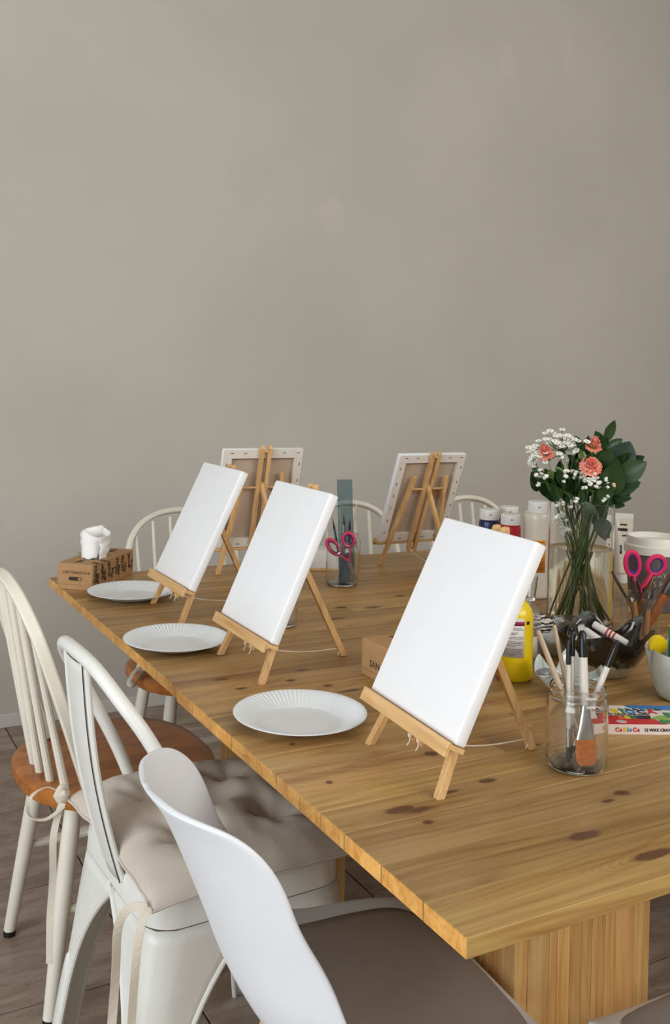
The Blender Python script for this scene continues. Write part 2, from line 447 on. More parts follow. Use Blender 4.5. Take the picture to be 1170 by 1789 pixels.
def table(label, x0, x1, y0, y1, n, legs, dz=0.):
    t = thing('dining_table', label, 'table', (x0, y0, 0), group='pine tables')
    tt = M()
    for yy in (y0+.2*(y1-y0), y0+.8*(y1-y0)): tt.box(((x0+x1)/2, yy, TZ-TT-.011), (x1-x0-.7, .05, .022))
    top = tt.build('tabletop', M_STAVE, t, world=True)
    wd = (y1-y0)/n
    ws = [wd*rg.uniform(.72, 1.28) for _ in range(n)]; k = (y1-y0)/sum(ws); ya = y0
    for i in range(n):
        yb = ya+ws[i]*k
        cuts = [x0]; x = x0+rg.uniform(.35, 1.1)
        while x < x1-.35: cuts.append(x); x += rg.uniform(.6, 1.2)
        cuts.append(x1)
        for a, b in zip(cuts, cuts[1:]):
            h = rg.uniform(-.00015, .00015)
            o = M().box(((a+b)/2, (ya+yb)/2, TZ+dz-TT/2+h), (b-a-.0003, yb-ya-.0008, TT)).build('board', M_PINE, top, world=True, bevel=.0007, smooth=False)
            o.color = tone()
        ya = yb
    z1 = TZ-TT-.0225
    for lx0, lx1, ly0, ly1 in legs:      # boxed pedestal of upright staves
        lg = M().box(((lx0+lx1)/2, (ly0+ly1)/2, z1/2), (lx1-lx0-.05, ly1-ly0-.05, z1)).build('leg', M_STAVE, t, world=True, smooth=False)
        def stave(cx_, cy_, sx_, sy_):
            o = M().box((cx_, cy_, z1/2), (sx_, sy_, z1)).build('stave', M_STAVE, lg, world=True, bevel=.0008, smooth=False)
            o.color = tone(.80, 1.15)
        for face in (0, 1):
            xs = [lx0]
            while xs[-1] < lx1-.05: xs.append(xs[-1]+rg.uniform(.016, .044))
            xs.append(lx1)
            for a, b in zip(xs, xs[1:]): stave((a+b)/2, ly0+.0125 if face == 0 else ly1-.0125, b-a-.0006, .025+rg.uniform(-.0006, .0006))
            ys = [ly0+.0255]
            while ys[-1] < ly1-.06: ys.append(ys[-1]+rg.uniform(.022, .04))
            ys.append(ly1-.0255)
            for a, b in zip(ys, ys[1:]): stave(lx0+.0125 if face == 0 else lx1-.0125, (a+b)/2, .025+rg.uniform(-.0006, .0006), b-a-.0006)
    return t
table('near pine dining table with knotty boards, its bright corner pointing at the viewer', .604, 2.62, .78, 1.638, 11, ((.958, 1.240, 1.12, 1.29), (2.0, 2.28, 1.12, 1.29)))
table('far pine dining table pushed against the near one, holding the ruler jar', .610, 2.62, 1.640, 2.682, 15, ((.935, 1.22, 2.07, 2.215), (2.0, 2.28, 2.07, 2.215)), dz=-.0015)
#==CHAIRS==
# ------------------------------------------------------------------ chairs
def windsor(label, loc, rz, group='windsor chairs', sub_label=None):
    """local frame: x forward, z up, origin on the floor under the seat centre"""
    t = thing('windsor_chair', label, 'chair', loc, rz, group)
    def seat_pt(u, v):   # u around, v across the rounded section
        a = 2*pi*u
        ex = .215*(abs(cos(a))**.78)*(1 if cos(a) >= 0 else -1)
        ey = (.228 if cos(a) > -.2 else .228-.03*((-cos(a)-.2)/.8))*(abs(sin(a))**.80)*(1 if sin(a) >= 0 else -1)
        k, z = ((0, .455), (.5, .452), (.86, .4535), (.965, .455), (1.0, .449), (1.0, .430), (.975, .421), (.5, .42), (0, .42))[v]
        return V((ex*k, ey*k, z))
    m = M(); nu = 40
    m.v = [seat_pt(i/nu, j) for j in range(9) for i in range(nu)]
    m.f = [(j*nu+i, j*nu+(i+1) % nu, (j+1)*nu+(i+1) % nu, (j+1)*nu+i) for j in range(8) for i in range(nu)]
    m.build('seat', M_SEATWOOD, t, ang=50)
    hp = [(.157, .455), (.170, .54), (.179, .62), (.182, .70), (.178, .755), (.163, .800), (.126, .843), (.070, .869), (0, .878)]
    def bx(z): return -.105-.150*(z-.455)/.423
    pts = [V((bx(z), y, z)) for y, z in hp]+[V((bx(z), -y, z)) for y, z in hp[-2::-1]]
    pts = catmull(pts, 5)
    m = M(); n = len(pts); vs = []
    fwd_ = V((-.150, 0, .423)).normalized()
    nrm = V((0, 1, 0)).cross(fwd_)       # across the band (front-back)
    for i, p in enumerate(pts):
        d = (pts[min(i+1, n-1)]-pts[max(i-1, 0)]).normalized(); s_ = nrm.cross(d).normalized()
        for a, b in ((-1, -.6), (-.7, -1), (.7, -1), (1, -.6), (1, .6), (.7, 1), (-.7, 1), (-1, .6)):
            vs.append(p+nrm*a*.0125+s_*b*.0085)
    m.v = vs
    m.f = [(i*8+k, i*8+(k+1) % 8, (i+1)*8+(k+1) % 8, (i+1)*8+k) for i in range(n-1) for k in range(8)]+[tuple(range(8)), tuple((n-1)*8+k for k in range(8))]
    m.build('hoop', M_CREAM, t, ang=40)
    for y in (-.132, -.079, -.026, .026, .079, .132):
        yt = y*1.12
        ztop = interp([0, .07, .126, .163], [.862, .853, .828, .785], abs(yt))
        b0 = V((-.172+.03*(abs(y)/.14)**2, y, .452)); b1 = V((bx(ztop), yt, ztop))
        q = [b0, b0.lerp(b1, .35), b0.lerp(b1, .7), b1]
        M().tube(catmull(q, 3), [lerp(.0092, .0062, i/9) for i in range(10)], n=10).build('spindle', M_CREAM, t)
    feet = []
    for fx, fy, tx, ty in ((-.178, .178, -.125, .13), (-.178, -.178, -.125, -.13), (.175, .185, .13, .145), (.175, -.185, .13, -.145)):
        p0, p1 = V((tx, ty, .43)), V((fx, fy, .012))
        lg = M().tube([p0.lerp(p1, k/6) for k in range(7)], [.0165, .0185, .0185, .0175, .0165, .015, .0135], n=14).build('leg', M_CREAM, t)
        M().tube([p1+V((0, 0, .0005)), (fx, fy, 0)], .0140, n=14).build('glide', M_BLACK, lg)
        feet.append((p0, p1))
    def at(i, k): return feet[i][0].lerp(feet[i][1], k)
    for a, b, ka, kb in ((0, 2, .52, .52), (1, 3, .52, .52)):
        A, B = at(a, ka), at(b, kb)
        M().tube([A, A.lerp(B, .25), A.lerp(B, .5), A.lerp(B, .75), B], [.0085, .011, .0125, .011, .0085], n=10).build('stretcher', M_CREAM, t)
    A, B = at(0, .52).lerp(at(2, .52), .5), at(1, .52).lerp(at(3, .52), .5)
    M().tube([A, A.lerp(B, .5), B], [.0085, .0115, .0085], n=10).build('stretcher', M_CREAM, t)
    return t
wa = windsor('cream hoop-back windsor chair with brown seat, at the left edge of the photo', (.640, 2.135, 0), radians(2))
windsor('cream windsor chair at the table end, right behind the tissue box', (1.085, 2.715, 0), radians(-90))
windsor('middle cream windsor chair at the table end, behind the jar holding the ruler', (1.712, 2.715, 0), radians(-90))
windsor('rightmost cream windsor chair at the table end, behind the white paint bottles', (2.235, 2.715, 0), radians(-90))

def tolix(loc, rz):
    t = thing('metal_chair', 'white metal cafe chair with tubular back and pressed steel legs, carrying the beige cushion', 'chair', loc, rz)
    H = .478
    def rr(hx, hy, r, n=6):
        out = []
        for cx, cy, a0 in ((hx-r, hy-r, 0), (-hx+r, hy-r, 90), (-hx+r, -hy+r, 180), (hx-r, -hy+r, 270)):
            out += [(cx+r*cos(radians(a0+90*k/n)), cy+r*sin(radians(a0+90*k/n))) for k in range(n+1)]
        return out
    m = M(); secs = [(.160, .160, H-.004), (.176, .176, H), (.181, .181, H-.006), (.183, .183, H-.042), (.1805, .1805, H-.0425)]
    k = 28
    for hx, hy, z in secs: m.v += [V((x, y, z)) for x, y in rr(hx, hy, .055)]
    m.f = [(j*k+i, j*k+(i+1) % k, (j+1)*k+(i+1) % k, (j+1)*k+i) for j in range(4) for i in range(k)]+[tuple(range(k))]
    m.build('seat', M_WHITEMETAL, t, ang=40, solid=.0012)
    M().tube([V((x, y, H-.0425)) for x, y in rr(.1822, .1822, .055)], .0011, n=6, closed=True).build('seat_seam', M_DARKLINE, t)
    # pressed-sheet legs: an L-section that narrows below the arch
    for sx in (-1, 1):
        for sy in (-1, 1):
            m = M(); nz = 18; nw = 12; rims = {0: [], 1: []}
            def wing(z): 
                k = z/(H-.045)
                return .036+.010*k+.132*max(0, (k-.30)/.70)**2.6
            def corner(z):
                k = z/(H-.045); return lerp(.232, .1815, k**.9)
            for j in range(nz+1):
                z = (H-.045)*j/nz; w_ = min(wing(z), .178); c = corner(z); r = .045
                row = []
                for i in range(nw+1):
                    s_ = i/nw
                    arc = r*pi/2; L = 2*(w_-r*.6)+arc if w_ > r*.6 else arc
                    q = (s_-.5)*L
                    if abs(q) <= arc/2:
                        a = pi/4+q/r; x, y = c-r+r*cos(a), c-r+r*sin(a)
                    elif q < 0: x, y = c, c-r-(abs(q)-arc/2)
                    else: x, y = c-r-(q-arc/2), c
                    # shallow pressed rib down the outer face
                    row.append(V((sx*x, sy*y, z)))
                m.v += row; rims[0].append(row[0]); rims[1].append(row[-1])
            m.f = [(j*(nw+1)+i, j*(nw+1)+i+1, (j+1)*(nw+1)+i+1, (j+1)*(nw+1)+i) for j in range(nz) for i in range(nw)]
            lg = m.build('leg', M_WHITEMETAL, t, solid=.0025, ang=60)
            M().tube(rims[0], .0052, n=8).build('rolled_edge', M_WHITEMETAL, lg)
            M().tube(rims[1], .0052, n=8).build('rolled_edge', M_WHITEMETAL, lg)
            # pressed oblong rib on each face
            for ax in (0, 1):
                rb = M(); 
                def rib(u, v, ax=ax):
                    a = 2*pi*u; k = (1, .8, .35, 0)[round(v*3)]
                    zc, hz, hw = .135, .105, .015
                    zz = zc+hz*sin(a)*lerp(.85, 1, k)*(1 if k else 0); ww = hw*cos(a)*(k if k < 1 else 1)
                    zz = zc+hz*(abs(sin(a))**.7)*(1 if sin(a) > 0 else -1)*(.86+.14*k if k else .0) if k else zc
                    c = corner(zz); off = c-.034+ww-.004; prd = (0, .0035, .0045, .0045)[round(v*3)]
                    return V((sx*off, sy*(c+prd), zz)) if ax else V((sx*(c+prd), sy*off, zz))
                rb.grid(rib, 20, 3, cu=True)
                rb.build('pressed_rib', M_WHITEMETAL, lg, ang=70)
            f = corner(0)
            M().box((sx*(f-.014), sy*(f-.014), .006), (.034, .034, .012)).build('foot', M_GREYRUB, lg, bevel=.003)
    # back: tubular hoop fixed to the seat sides and a pressed centre slat
    hp = [(-.050, .188, .435), (-.064, .187, .48), (-.115, .184, .60), (-.185, .174, .73), (-.228, .142, .798), (-.252, .085, .838), (-.260, 0, .849)]
    pts = [V(p) for p in hp]+[V((p[0], -p[1], p[2])) for p in hp[-2::-1]]
    hoop = M().tube(catmull(pts, 6), .0115, n=14).build('back_hoop', M_WHITEMETAL, t)
    for s_ in (-1, 1):
        M().tube([(-.046, s_*.1885, .456), (-.042, s_*.190, .440), (-.040, s_*.190, .433)], [.0115, .010, .006], n=10, flat=.6).build('flattened_end', M_WHITEMETAL, hoop)
        M().lathe([(.0001, .004), (.005, .003), (.0065, 0)], 12).build('rivet', M_WHITEMETAL, hoop).matrix_basis = mz((-.042, s_*.194, .443), rx=radians(-90*s_))
    def slat(u, v):
        z = lerp(.455, .838, v); y = (u-.5)*lerp(.098, .118, v**.8)
        x = lerp(-.178, -.256, v**.95)-.012*sin(pi*v)-.006*(1-(2*u-1)**2)
        return V((x, y, z))
    sl = M().grid(slat, 10, 16).build('back_slat', M_WHITEMETAL, t, solid=.0025)
    for u in (0.0, 1.0):
        M().tube([slat(u, k/16) for k in range(17)], .0048, n=8).build('rolled_edge', M_WHITEMETAL, sl)
    M().tube([slat(.09, k/16)+V((-.0035, 0, 0)) for k in range(17)], .0011, n=6).build('edge_line', M_DARKLINE, sl)
    M().tube([slat(k/10, 1.0)+V((-.001, 0, -.004)) for k in range(11)], .0012, n=6).build('edge_line', M_DARKLINE, sl)
    return t
M_GREYRUB = pm('grey_rubber', S(120, 118, 114), .8)
TOL = (.672, 1.630, 0); TOLR = radians(3)
tolix(TOL, TOLR)

# cushion lying on the metal chair
def cushion():
    t = thing('seat_cushion', 'crumpled beige tufted cushion with hanging cotton ties on the white metal chair', 'cushion', (TOL[0]-.004, TOL[1]-.004, .4790), TOLR)
    hx, hy = .196, .224
    tufts = [(-.42, -.40), (.42, -.40), (-.42, .40), (.42, .40), (0, 0)]
    def top(u, v, s_=1):
        x, y = 2*u-1, 2*v-1
        k = (max(0, 1-abs(x)**2.4)*max(0, 1-abs(y)**2.4))**.46
        z = .054*k
        pin = 0
        for a, b in tufts: pin += math.exp(-(((x-a)/.20)**2+((y-b)/.17)**2))
        z *= 1-.62*min(1, pin) if s_ > 0 else 1
        q = V((x*3.1, y*3.3, 1.7 if s_ > 0 else 8))
        rad = 0
        for a, b in tufts[:4]:          # creases radiating from each tuft
            dx, dy = x-a, y-b; rr = sqrt(dx*dx+dy*dy)+.02; th = atan2(dy, dx)
            rad += math.exp(-(rr/.42)**2)*(rr/.25 if rr < .25 else 1)*sin(th*5+a*9+b*4+2.5*noise.noise(V((x*2, y*2, 7))))
        fold = noise.noise(V((x*1.6, y*1.7, 1.7)))*.012*k+rad*.0042*k+noise.noise(V((x*7, y*4, 3)))*.0030*k
        edge = 1-.045*(1-abs(y)**2)*abs(x)**3; edge2 = 1-.045*(1-abs(x)**2)*abs(y)**3
        px, py = x*hx*edge, y*hy*edge2
        droop = -.004*(abs(x)**6+abs(y)**6)
        wav = .006*noise.noise(V((x*4, y*4, 11)))*(1-k)
        return V((px, py, (.030)+droop+wav+s_*(z*(1.0 if s_ > 0 else .40)+(fold if s_ > 0 else 0))))
    n = 84
    m = M(); m.grid(lambda u, v: top(u, v, 1), n, n); m.grid(lambda u, v: top(u, v, -1), n//2, n//2)
    m.build('cushion_cover', M_CLOTH, t, ang=180, weld=False)
    rim = []
    for k in range(160):
        a = k/40; s_ = int(a); f = a-s_
        u, v = ((f, 0), (1, f), (1-f, 1), (0, 1-f))[s_]
        rim.append(top(u, v, 1))
    M().tube(rim, .0028, n=6, closed=True).build('seam_piping', M_CLOTH, t)
    for a, b in tufts[:4]:
        p = top((a+1)/2, (b+1)/2, 1)
        M().lathe([(.0001, .002), (.006, .0012), (.008, -.002)], 12, c=p).build('tuft_button', M_CLOTH, t)
    def ribbon(pts, w_, name='tie', ref=(1, .2, 0)):
        pts = catmull(pts, 5)
        m = M()
        for i, p in enumerate(pts):
            d = (pts[min(i+1, len(pts)-1)]-pts[max(i-1, 0)]).normalized()
            x, y = orth(d, ref)
            tw = .35*sin(i*.35)
            e = (x*cos(tw)+y*sin(tw))*w_/2
            m.v += [p-e, p+e]
        m.f = [(2*i, 2*i+1, 2*i+3, 2*i+2) for i in range(len(pts)-1)]
        m.build(name, M_TIE, t, solid=.0012, smooth=False)
    # tie looping off the rear left corner, with a long hanging tail
    c = V((-hx, hy*.98, .03))
    ribbon([c, c+V((-.030, .024, .012)), c+V((-.062, .020, .000)), c+V((-.070, -.006, -.022)), c+V((-.045, -.026, -.026)), c+V((-.010, -.020, -.012))], .008, ref=(0, 0, 1))
    ribbon([c+V((-.012, -.016, -.006)), c+V((-.022, -.020, -.03)), c+V((-.030, -.024, -.07)), c+V((-.028, -.022, -.14)), c+V((-.032, -.024, -.22)), c+V((-.030, -.022, -.30))], .013, ref=(.4, 1, 0))
    m = M()
    def knot(u, v): 
        a = 2*pi*u; k = sin(pi*v)
        return c+V((-.006+.034*(v-.4)*-1, -.004, .004))+V((.0, cos(a)*.016*k*(1+.3*sin(3*a)), sin(a)*.018*k*(1+.25*cos(5*a))))
    m.grid(knot, 18, 8, cu=True); m.build('gathered_corner', M_TIE, t)
    # two tails from the rear right corner
    c = V((-hx, -hy*.97, .025))
    ribbon([c, c+V((-.012, .004, -.02)), c+V((-.018, .008, -.08)), c+V((-.022, .010, -.18)), c+V((-.026, .012, -.40))], .013, ref=(.5, 1, 0))
    ribbon([c+V((-.002, .004, 0)), c+V((-.022, .034, -.012)), c+V((-.034, .046, -.045)), c+V((-.036, .046, -.12)), c+V((-.042, .048, -.24)), c+V((-.05, .05, -.40))], .014, ref=(.3, 1, 0))
    # printed care label on the back seam
    M().box((-.085, hy*.93, .040), (.022, .001, .016)).build('care_label', M_WHITEPL, t)
    return t
cushion()

# cushion tied to the first far windsor chair; only its tie shows past the table edge
t = thing('seat_cushion', 'pale cushion on the far windsor chair, its tie poking out under the table edge', 'cushion', (1.085, 2.70, .456))
def pad(u, v, s_):
    x, y = 2*u-1, 2*v-1; k = (max(0, 1-x**4)*max(0, 1-y**4))**.5
    return V((x*.185, y*.175, .016+s_*.015*k))
m = M(); m.grid(lambda u, v: pad(u, v, 1), 20, 20); m.grid(lambda u, v: pad(u, v, -1), 20, 20)
m.build('cushion_cover', M_CLOTH, t, ang=180)
for pts, w_ in (([(-.185, -.03, .014), (-.215, -.04, .022), (-.240, -.06, .014), (-.262, -.085, -.004), (-.250, -.09, -.012), (-.222, -.065, .004), (-.195, -.04, .010)], .0065),):
    M().tube(catmull(pts, 5), w_, n=8, flat=.35).build('tie', M_TIE, t)
M().lathe([(.0001, .014), (.014, .010), (.017, 0), (.010, -.008), (.0001, -.01)], 12, c=(-.205, -.035, .018), fn=lambda r, z, a, i: (r*(1+.25*sin(3*a)), z)).build('tie_knot', M_TIE, t)

def shell_chair(label, loc, rz):
    t = thing('shell_chair', label, 'chair', loc, rz, 'white shell chairs')
    pv = [0, .06, .16, .30, .42, .50, .57, .64, .72, .81, .90, .97, 1.0]
    px = [.216, .197, .147, .055, -.04, -.115, -.168, -.208, -.239, -.270, -.302, -.327, -.338]
    pz = [.388, .415, .425, .415, .411, .421, .453, .513, .588, .662, .732, .772, .784]
    wv = [0, .16, .30, .42, .52, .60, .68, .76, .82, 1.0]
    ww = [.181, .197, .210, .207, .196, .189, .183, .170, .168, .166]
    cv = [0, .08, .2, .4, .52, .62, .74, .86, .95, 1.0]
    cc = [.0, .010, .028, .042, .070, .098, .117, .124, .117, .105]
    def base(v): return V((interp(pv, px, v), 0, interp(pv, pz, v)))
    def srf(u, v):
        s_ = 2*u-1; p = base(v)
        e = .004; d = (base(min(1, v+e))-base(max(0, v-e))).normalized()
        nrm = V((-d.z, 0, d.x)); nrm = nrm if (nrm.z > 0 or nrm.x > 0) else -nrm
        nrm = V((0, 1, 0)).cross(d); 
        if nrm.x*.4+nrm.z < 0 or (v > .7 and nrm.x < 0): nrm = -nrm
        w_ = interp(wv, ww, v)
        if v > .80: w_ *= max(0, 1-((v-.80)/.20)**2.9)**.5+1e-4
        if v < .12: w_ *= .35+.65*max(0, 1-((.12-v)/.12)**2.4)**.5
        c = interp(cv, cc, v)*abs(s_*w_/.2)**2.8
        # ends of the shell are rounded in plan
        tuck = .0
        return p+V((0, w_*(s_ if abs(s_) < .999 else s_), 0))+nrm*c+d*tuck
    sh = M().grid(srf, 32, 64).build('shell', M_PLASTIC, t, solid=.0075, sub=1, ang=80)
    # lightly padded seat surface
    def padf(u, v):
        vv = lerp(.075, .545, v); s_ = 2*u-1
        k = lerp(.70, .88, min(1, 6*v*(1-v)+.0)) 
        uu = .5+.5*s_*(.86*sqrt(max(0, 1-(abs(2*v-1))**5))+.02)
        p = srf(uu, vv); ed = max(0, 1-abs(s_)**8)*max(0, 1-abs(2*v-1)**8)
        return p+V((0.0, 0, .0035+.004*ed))+V((.004*max(0, v-.7)*3, 0, 0))
    M().grid(padf, 28, 28).build('seat_pad', M_PAD, t, solid=.003, ang=80)
    for fx, fy in ((-.17, .20), (-.17, -.20), (.10, .15), (.10, -.15)):
        a, b = V((fx*.55, fy*.55, .405)), V((fx, fy, 0))
        lg = M().tube([a.lerp(b, k/6) for k in range(7)], [.017, .0175, .0175, .016, .0145, .013, .0115], n=14).build('leg', M_EASEL, t)
        M().tube([V((fx*.55, fy*.55, .400)), V((0, fy*.3, .385)), V((-fx*.42, fy*.62, .34))], .004, n=8).build('brace', M_BLACK, lg)
    return t
shell_chair('white plastic shell chair in the foreground, its back turned to the viewer', (.736, 1.164, 0), radians(-4.8))
shell_chair('second white plastic shell chair, only the seat rim in the bottom right corner', (1.165, .800, 0), radians(90))
#==TABLEWARE==
# ------------------------------------------------------------------ easels and canvases
CW, CH, CT = .247, .295, .018
def easel(label, loc, rz, lean):
    """local frame: x right, y back, z up; leaned coordinates (x, n, s): n normal to the picture plane, s up the slope"""
    t = thing('table_easel', label, 'easel', loc, rz, 'tabletop easels')
    cl, sl = cos(lean), sin(lean)
    def P(x, n, s): return V((x, s*sl+n*cl, s*cl-n*sl))
    N = P(0, 1, 0)-P(0, 0, 0)
    for s_ in (-1, 1):   # splayed front legs, feet cut flat on the table
        m = M(); w_, d_ = .0125, .011
        vs = []
        for s0, cx in ((0, .103), (.305, .058)):
            for a, b in ((-1, 0), (1, 0), (1, 1), (-1, 1)):
                q = P(s_*cx+a*w_/2, .002+b*d_, s0)
                if s0 == 0: q = q+(P(0, 0, 1)-P(0, 0, 0))*(-q.z/cl)
                vs.append(q)
        m.add(vs, [(0, 1, 2, 3), (4, 5, 6, 7), (0, 1, 5, 4), (1, 2, 6, 5), (2, 3, 7, 6), (3, 0, 4, 7)])
        m.build('front_leg', M_EASEL, t, bevel=.0008, smooth=False)
    for s_ in (-1, 1):   # twin mast bars with chamfered ends
        m = M(); prof = [(.000, .044), (.011, .052), (.011, .404), (.006, .412), (.000, .408)]
        vs = [P(s_*.0115+a*.0055, n_+.001, q) for a in (-1, 1) for n_, q in [(0, .054), (.012, .044), (.012, .378), (.006, .388), (0, .384)]]
        m.add(vs, [(0, 1, 2, 3, 4), (9, 8, 7, 6, 5)]+[(k, (k+1) % 5, (k+1) % 5+5, k+5) for k in range(5)])
        m.build('mast', M_EASEL, t, bevel=.0007, smooth=False)
    M().beam(P(-.020, .006, .370), P(.020, .006, .370), .006, .008).build('spacer', M_EASEL, t, bevel=.0005, smooth=False)
    M().tube([P(-.066, .007, .262), P(.066, .007, .262)], .0032, n=10).build('dowel', M_EASEL, t)
    # hinged rear leg
    top = P(0, .007, .268); foot = V((0, .237, 0)); d = (foot-top).normalized()
    rl = M(); vs = []
    nn = V((1, 0, 0)).cross(d)
    for q in (top-d*.008, foot):
        for a, b in ((-1, -1), (1, -1), (1, 1), (-1, 1)):
            r = q+V((a*.0052, 0, 0))+nn*b*.0062
            if q is foot: r = r+d*(-r.z/d.z)
            vs.append(r)
    rl.add(vs, [(0, 1, 2, 3), (4, 5, 6, 7), (0, 1, 5, 4), (1, 2, 6, 5), (2, 3, 7, 6), (3, 0, 4, 7)])
    rl.build('rear_leg', M_EASEL, t, bevel=.0007, smooth=False)
    # ledge: front lip and the board the canvas stands on
    lm = M(); R = Matrix((P(1, 0, 0), N, P(0, 0, 1)-P(0, 0, 0))).transposed()
    lm.box(P(0, -.0115, .0735), (CW+.004, .0245, .0075), R)
    lg = lm.build('ledge', M_EASEL_D, t, bevel=.0008, smooth=False)
    M().box(P(0, -.0255, .0690), (CW+.004, .0065, .0200), R).build('front_lip', M_EASEL_D, lg, bevel=.0008, smooth=False)
    # cotton string from rear leg to the mast foot, with knots
    a = top.lerp(foot, .93); b = P(.012, .006, .052)
    sag = [a.lerp(b, k/8)-V((0, 0, .010*sin(pi*k/8))) for k in range(9)]
    st = M().tube(sag, .0010, n=6).build('string', M_STRING, t)
    for q in (a, b, b+V((-.018, -.004, .002))):
        k = M().lathe([(.0001, .004), (.0035, .002), (.004, 0), (.003, -.003), (.0001, -.004)], 8, c=q)
        k.tube([q, q+V((.004, -.003, -.008)), q+V((.002, -.006, -.014))], .0011, n=5)
        k.build('knot', M_STRING, st)
    return t
def canvas(label, loc, rz, lean, back=False):
    t = thing('stretched_canvas', label, 'canvas', loc, rz, 'blank stretched canvases')
    cl, sl = cos(lean), sin(lean)
    L = Matrix(((1, 0, 0), (0, cl, sl), (0, -sl, cl)))      # (x, n, s) -> local
    s0 = .0780
    def P(x, n, s): return L @ V((x, n, s+s0))
    R = L
    m = M(); r = .004
    # rounded cloth shell: front face plus wrapped sides
    def ring(i, n_): 
        out = []
        for cx, cy, a0 in ((CW/2-r, CH-r, 0), (-CW/2+r, CH-r, 90), (-CW/2+r, r, 180), (CW/2-r, r, 270)):
            for k in range(4):
                a = radians(a0+30*k); out.append(P(cx+(r-i)*cos(a), n_, cy+(r-i)*sin(a)))
        return out
    secs = [(.0035, -CT), (.0012, -CT+.0006), (0, -CT+.003), (0, -.001), (.0006, 0)]
    for i, n_ in secs: m.v += ring(i, n_)
    m.f = [(j*16+k, j*16+(k+1) % 16, (j+1)*16+(k+1) % 16, (j+1)*16+k) for j in range(4) for k in range(16)]+[tuple(range(16))]
    m.build('cloth_front', M_CANVAS, t, ang=50)
    M().box(P(0, -CT+.0035, CH/2), (CW-.004, .001, CH-.004), R).build('cloth_back', M_RAWCANVAS, t, smooth=False)
    bw = .026
    for c_, sz in (((0, bw/2+.0008), (CW-.002, bw)), ((0, CH-bw/2-.0008), (CW-.002, bw)), ((-CW/2+bw/2+.0008, CH/2), (bw, CH-2*bw-.002)), ((CW/2-bw/2-.0008, CH/2), (bw, CH-2*bw-.002))):
        M().box(P(c_[0], -.0065, c_[1]), (sz[0], .0125, sz[1]), R).build('stretcher_bar', M_FOLD, t, bevel=.0006, smooth=False)
    if back:
        sm = M().box((0, 0, 0), (.009, .0012, .0014)).mesh('staple', smooth=False)
        sm.materials.append(M_STAPLE)
        pts = [(x, CH-.011, 0) for x in (-.105, -.062, .058, .098)]+[(x, .011, 0) for x in (-.08, -.035, .05, .09)]
        pts += [(sx*(CW/2-.011), z, 1) for sx in (-1, 1) for z in (.035, .075, .118, .16, .20, .25)]
        for x, z, v in pts:
            place('staple', sm, None, t, mtx=Matrix.Translation(P(x, .0002, z)) @ R.to_4x4() @ Matrix.Rotation(radians(90) if v else 0, 4, 'Y'))
        M().box(P(-.065, -.0133, .155), (.05, .0015, .034), R).build('paper_sticker', M_KRAFT, t, smooth=False)
    return t
fr = [((.769, 1.166), -.075, .445), ((.748, 1.7055), -.015, .41), ((.764, 2.178), -.006, .434)]
for (xy, th, ln), le, lc in zip(fr,
        ('small pine easel holding the large nearest blank canvas', 'small pine easel holding the middle of the three front blank canvases', 'small pine easel holding the farthest of the three front canvases, near the tissue box'),
        ('nearest and largest-looking blank white canvas, facing left at the viewer', 'middle one of the three blank white canvases that face left', 'blank white canvas nearest the kraft tissue box, facing left')):
    a = -pi/2+th
    easel(le, (xy[0], xy[1], TZ), a, ln); canvas(lc, (xy[0], xy[1], TZ), a, ln)
for (xy, th, ln), le, lc in zip([((1.677, 2.522), -.022, .375), ((1.160, 2.560), .03, .235)],
        ('small pine easel seen from behind, right of the ruler jar', 'small pine easel seen from behind, left of the ruler jar'),
        ('canvas turned backwards showing stretcher and staples, right of the ruler jar', 'canvas turned backwards showing stretcher and staples, between the two farther white canvases')):
    a = pi-th
    easel(le, (xy[0], xy[1], TZ-.0013), a, ln); canvas(lc, (xy[0], xy[1], TZ-.0013), a, ln, back=True)

# ------------------------------------------------------------------ paper plates
def plate(label, loc):
    t = thing('paper_plate', label, 'plate', loc, 0, 'white paper plates')
    prof = [(.050, .0013), (.064, .0013), (.0658, .0017), (.068, .0030), (.074, .0052), (.084, .0095), (.095, .0145), (.104, .0175), (.1080, .0182), (.1092, .0176)]
    n = 400
    def fl(r, z, a, i):
        amp = interp([.068, .080, .100, .1085], [0, .0010, .0012, .0001], r) if r > .068 else 0
        return r, z+amp*cos(80*a)
    up_ = M(); up_.lathe(prof, n, fn=fl); up_.f.append(tuple(range(n)))
    up_.build('fluted_dish', M_PAPER, t, ang=60, solid=.0007)
    M().tube([(.1088*cos(2*pi*k/96), .1088*sin(2*pi*k/96), .0177) for k in range(96)], .0009, n=6, closed=True).build('rim', M_PAPER, t)
    return t
plate('nearest white paper plate, beside the large front canvas', (.7296, 1.3975, TZ+.0006))
plate('middle white paper plate, reaching the left table edge', (.700, 1.9082, TZ+.0006-.001))
plate('farthest white paper plate, in front of the tissue box', (.7475, 2.374, TZ+.0006-.001))

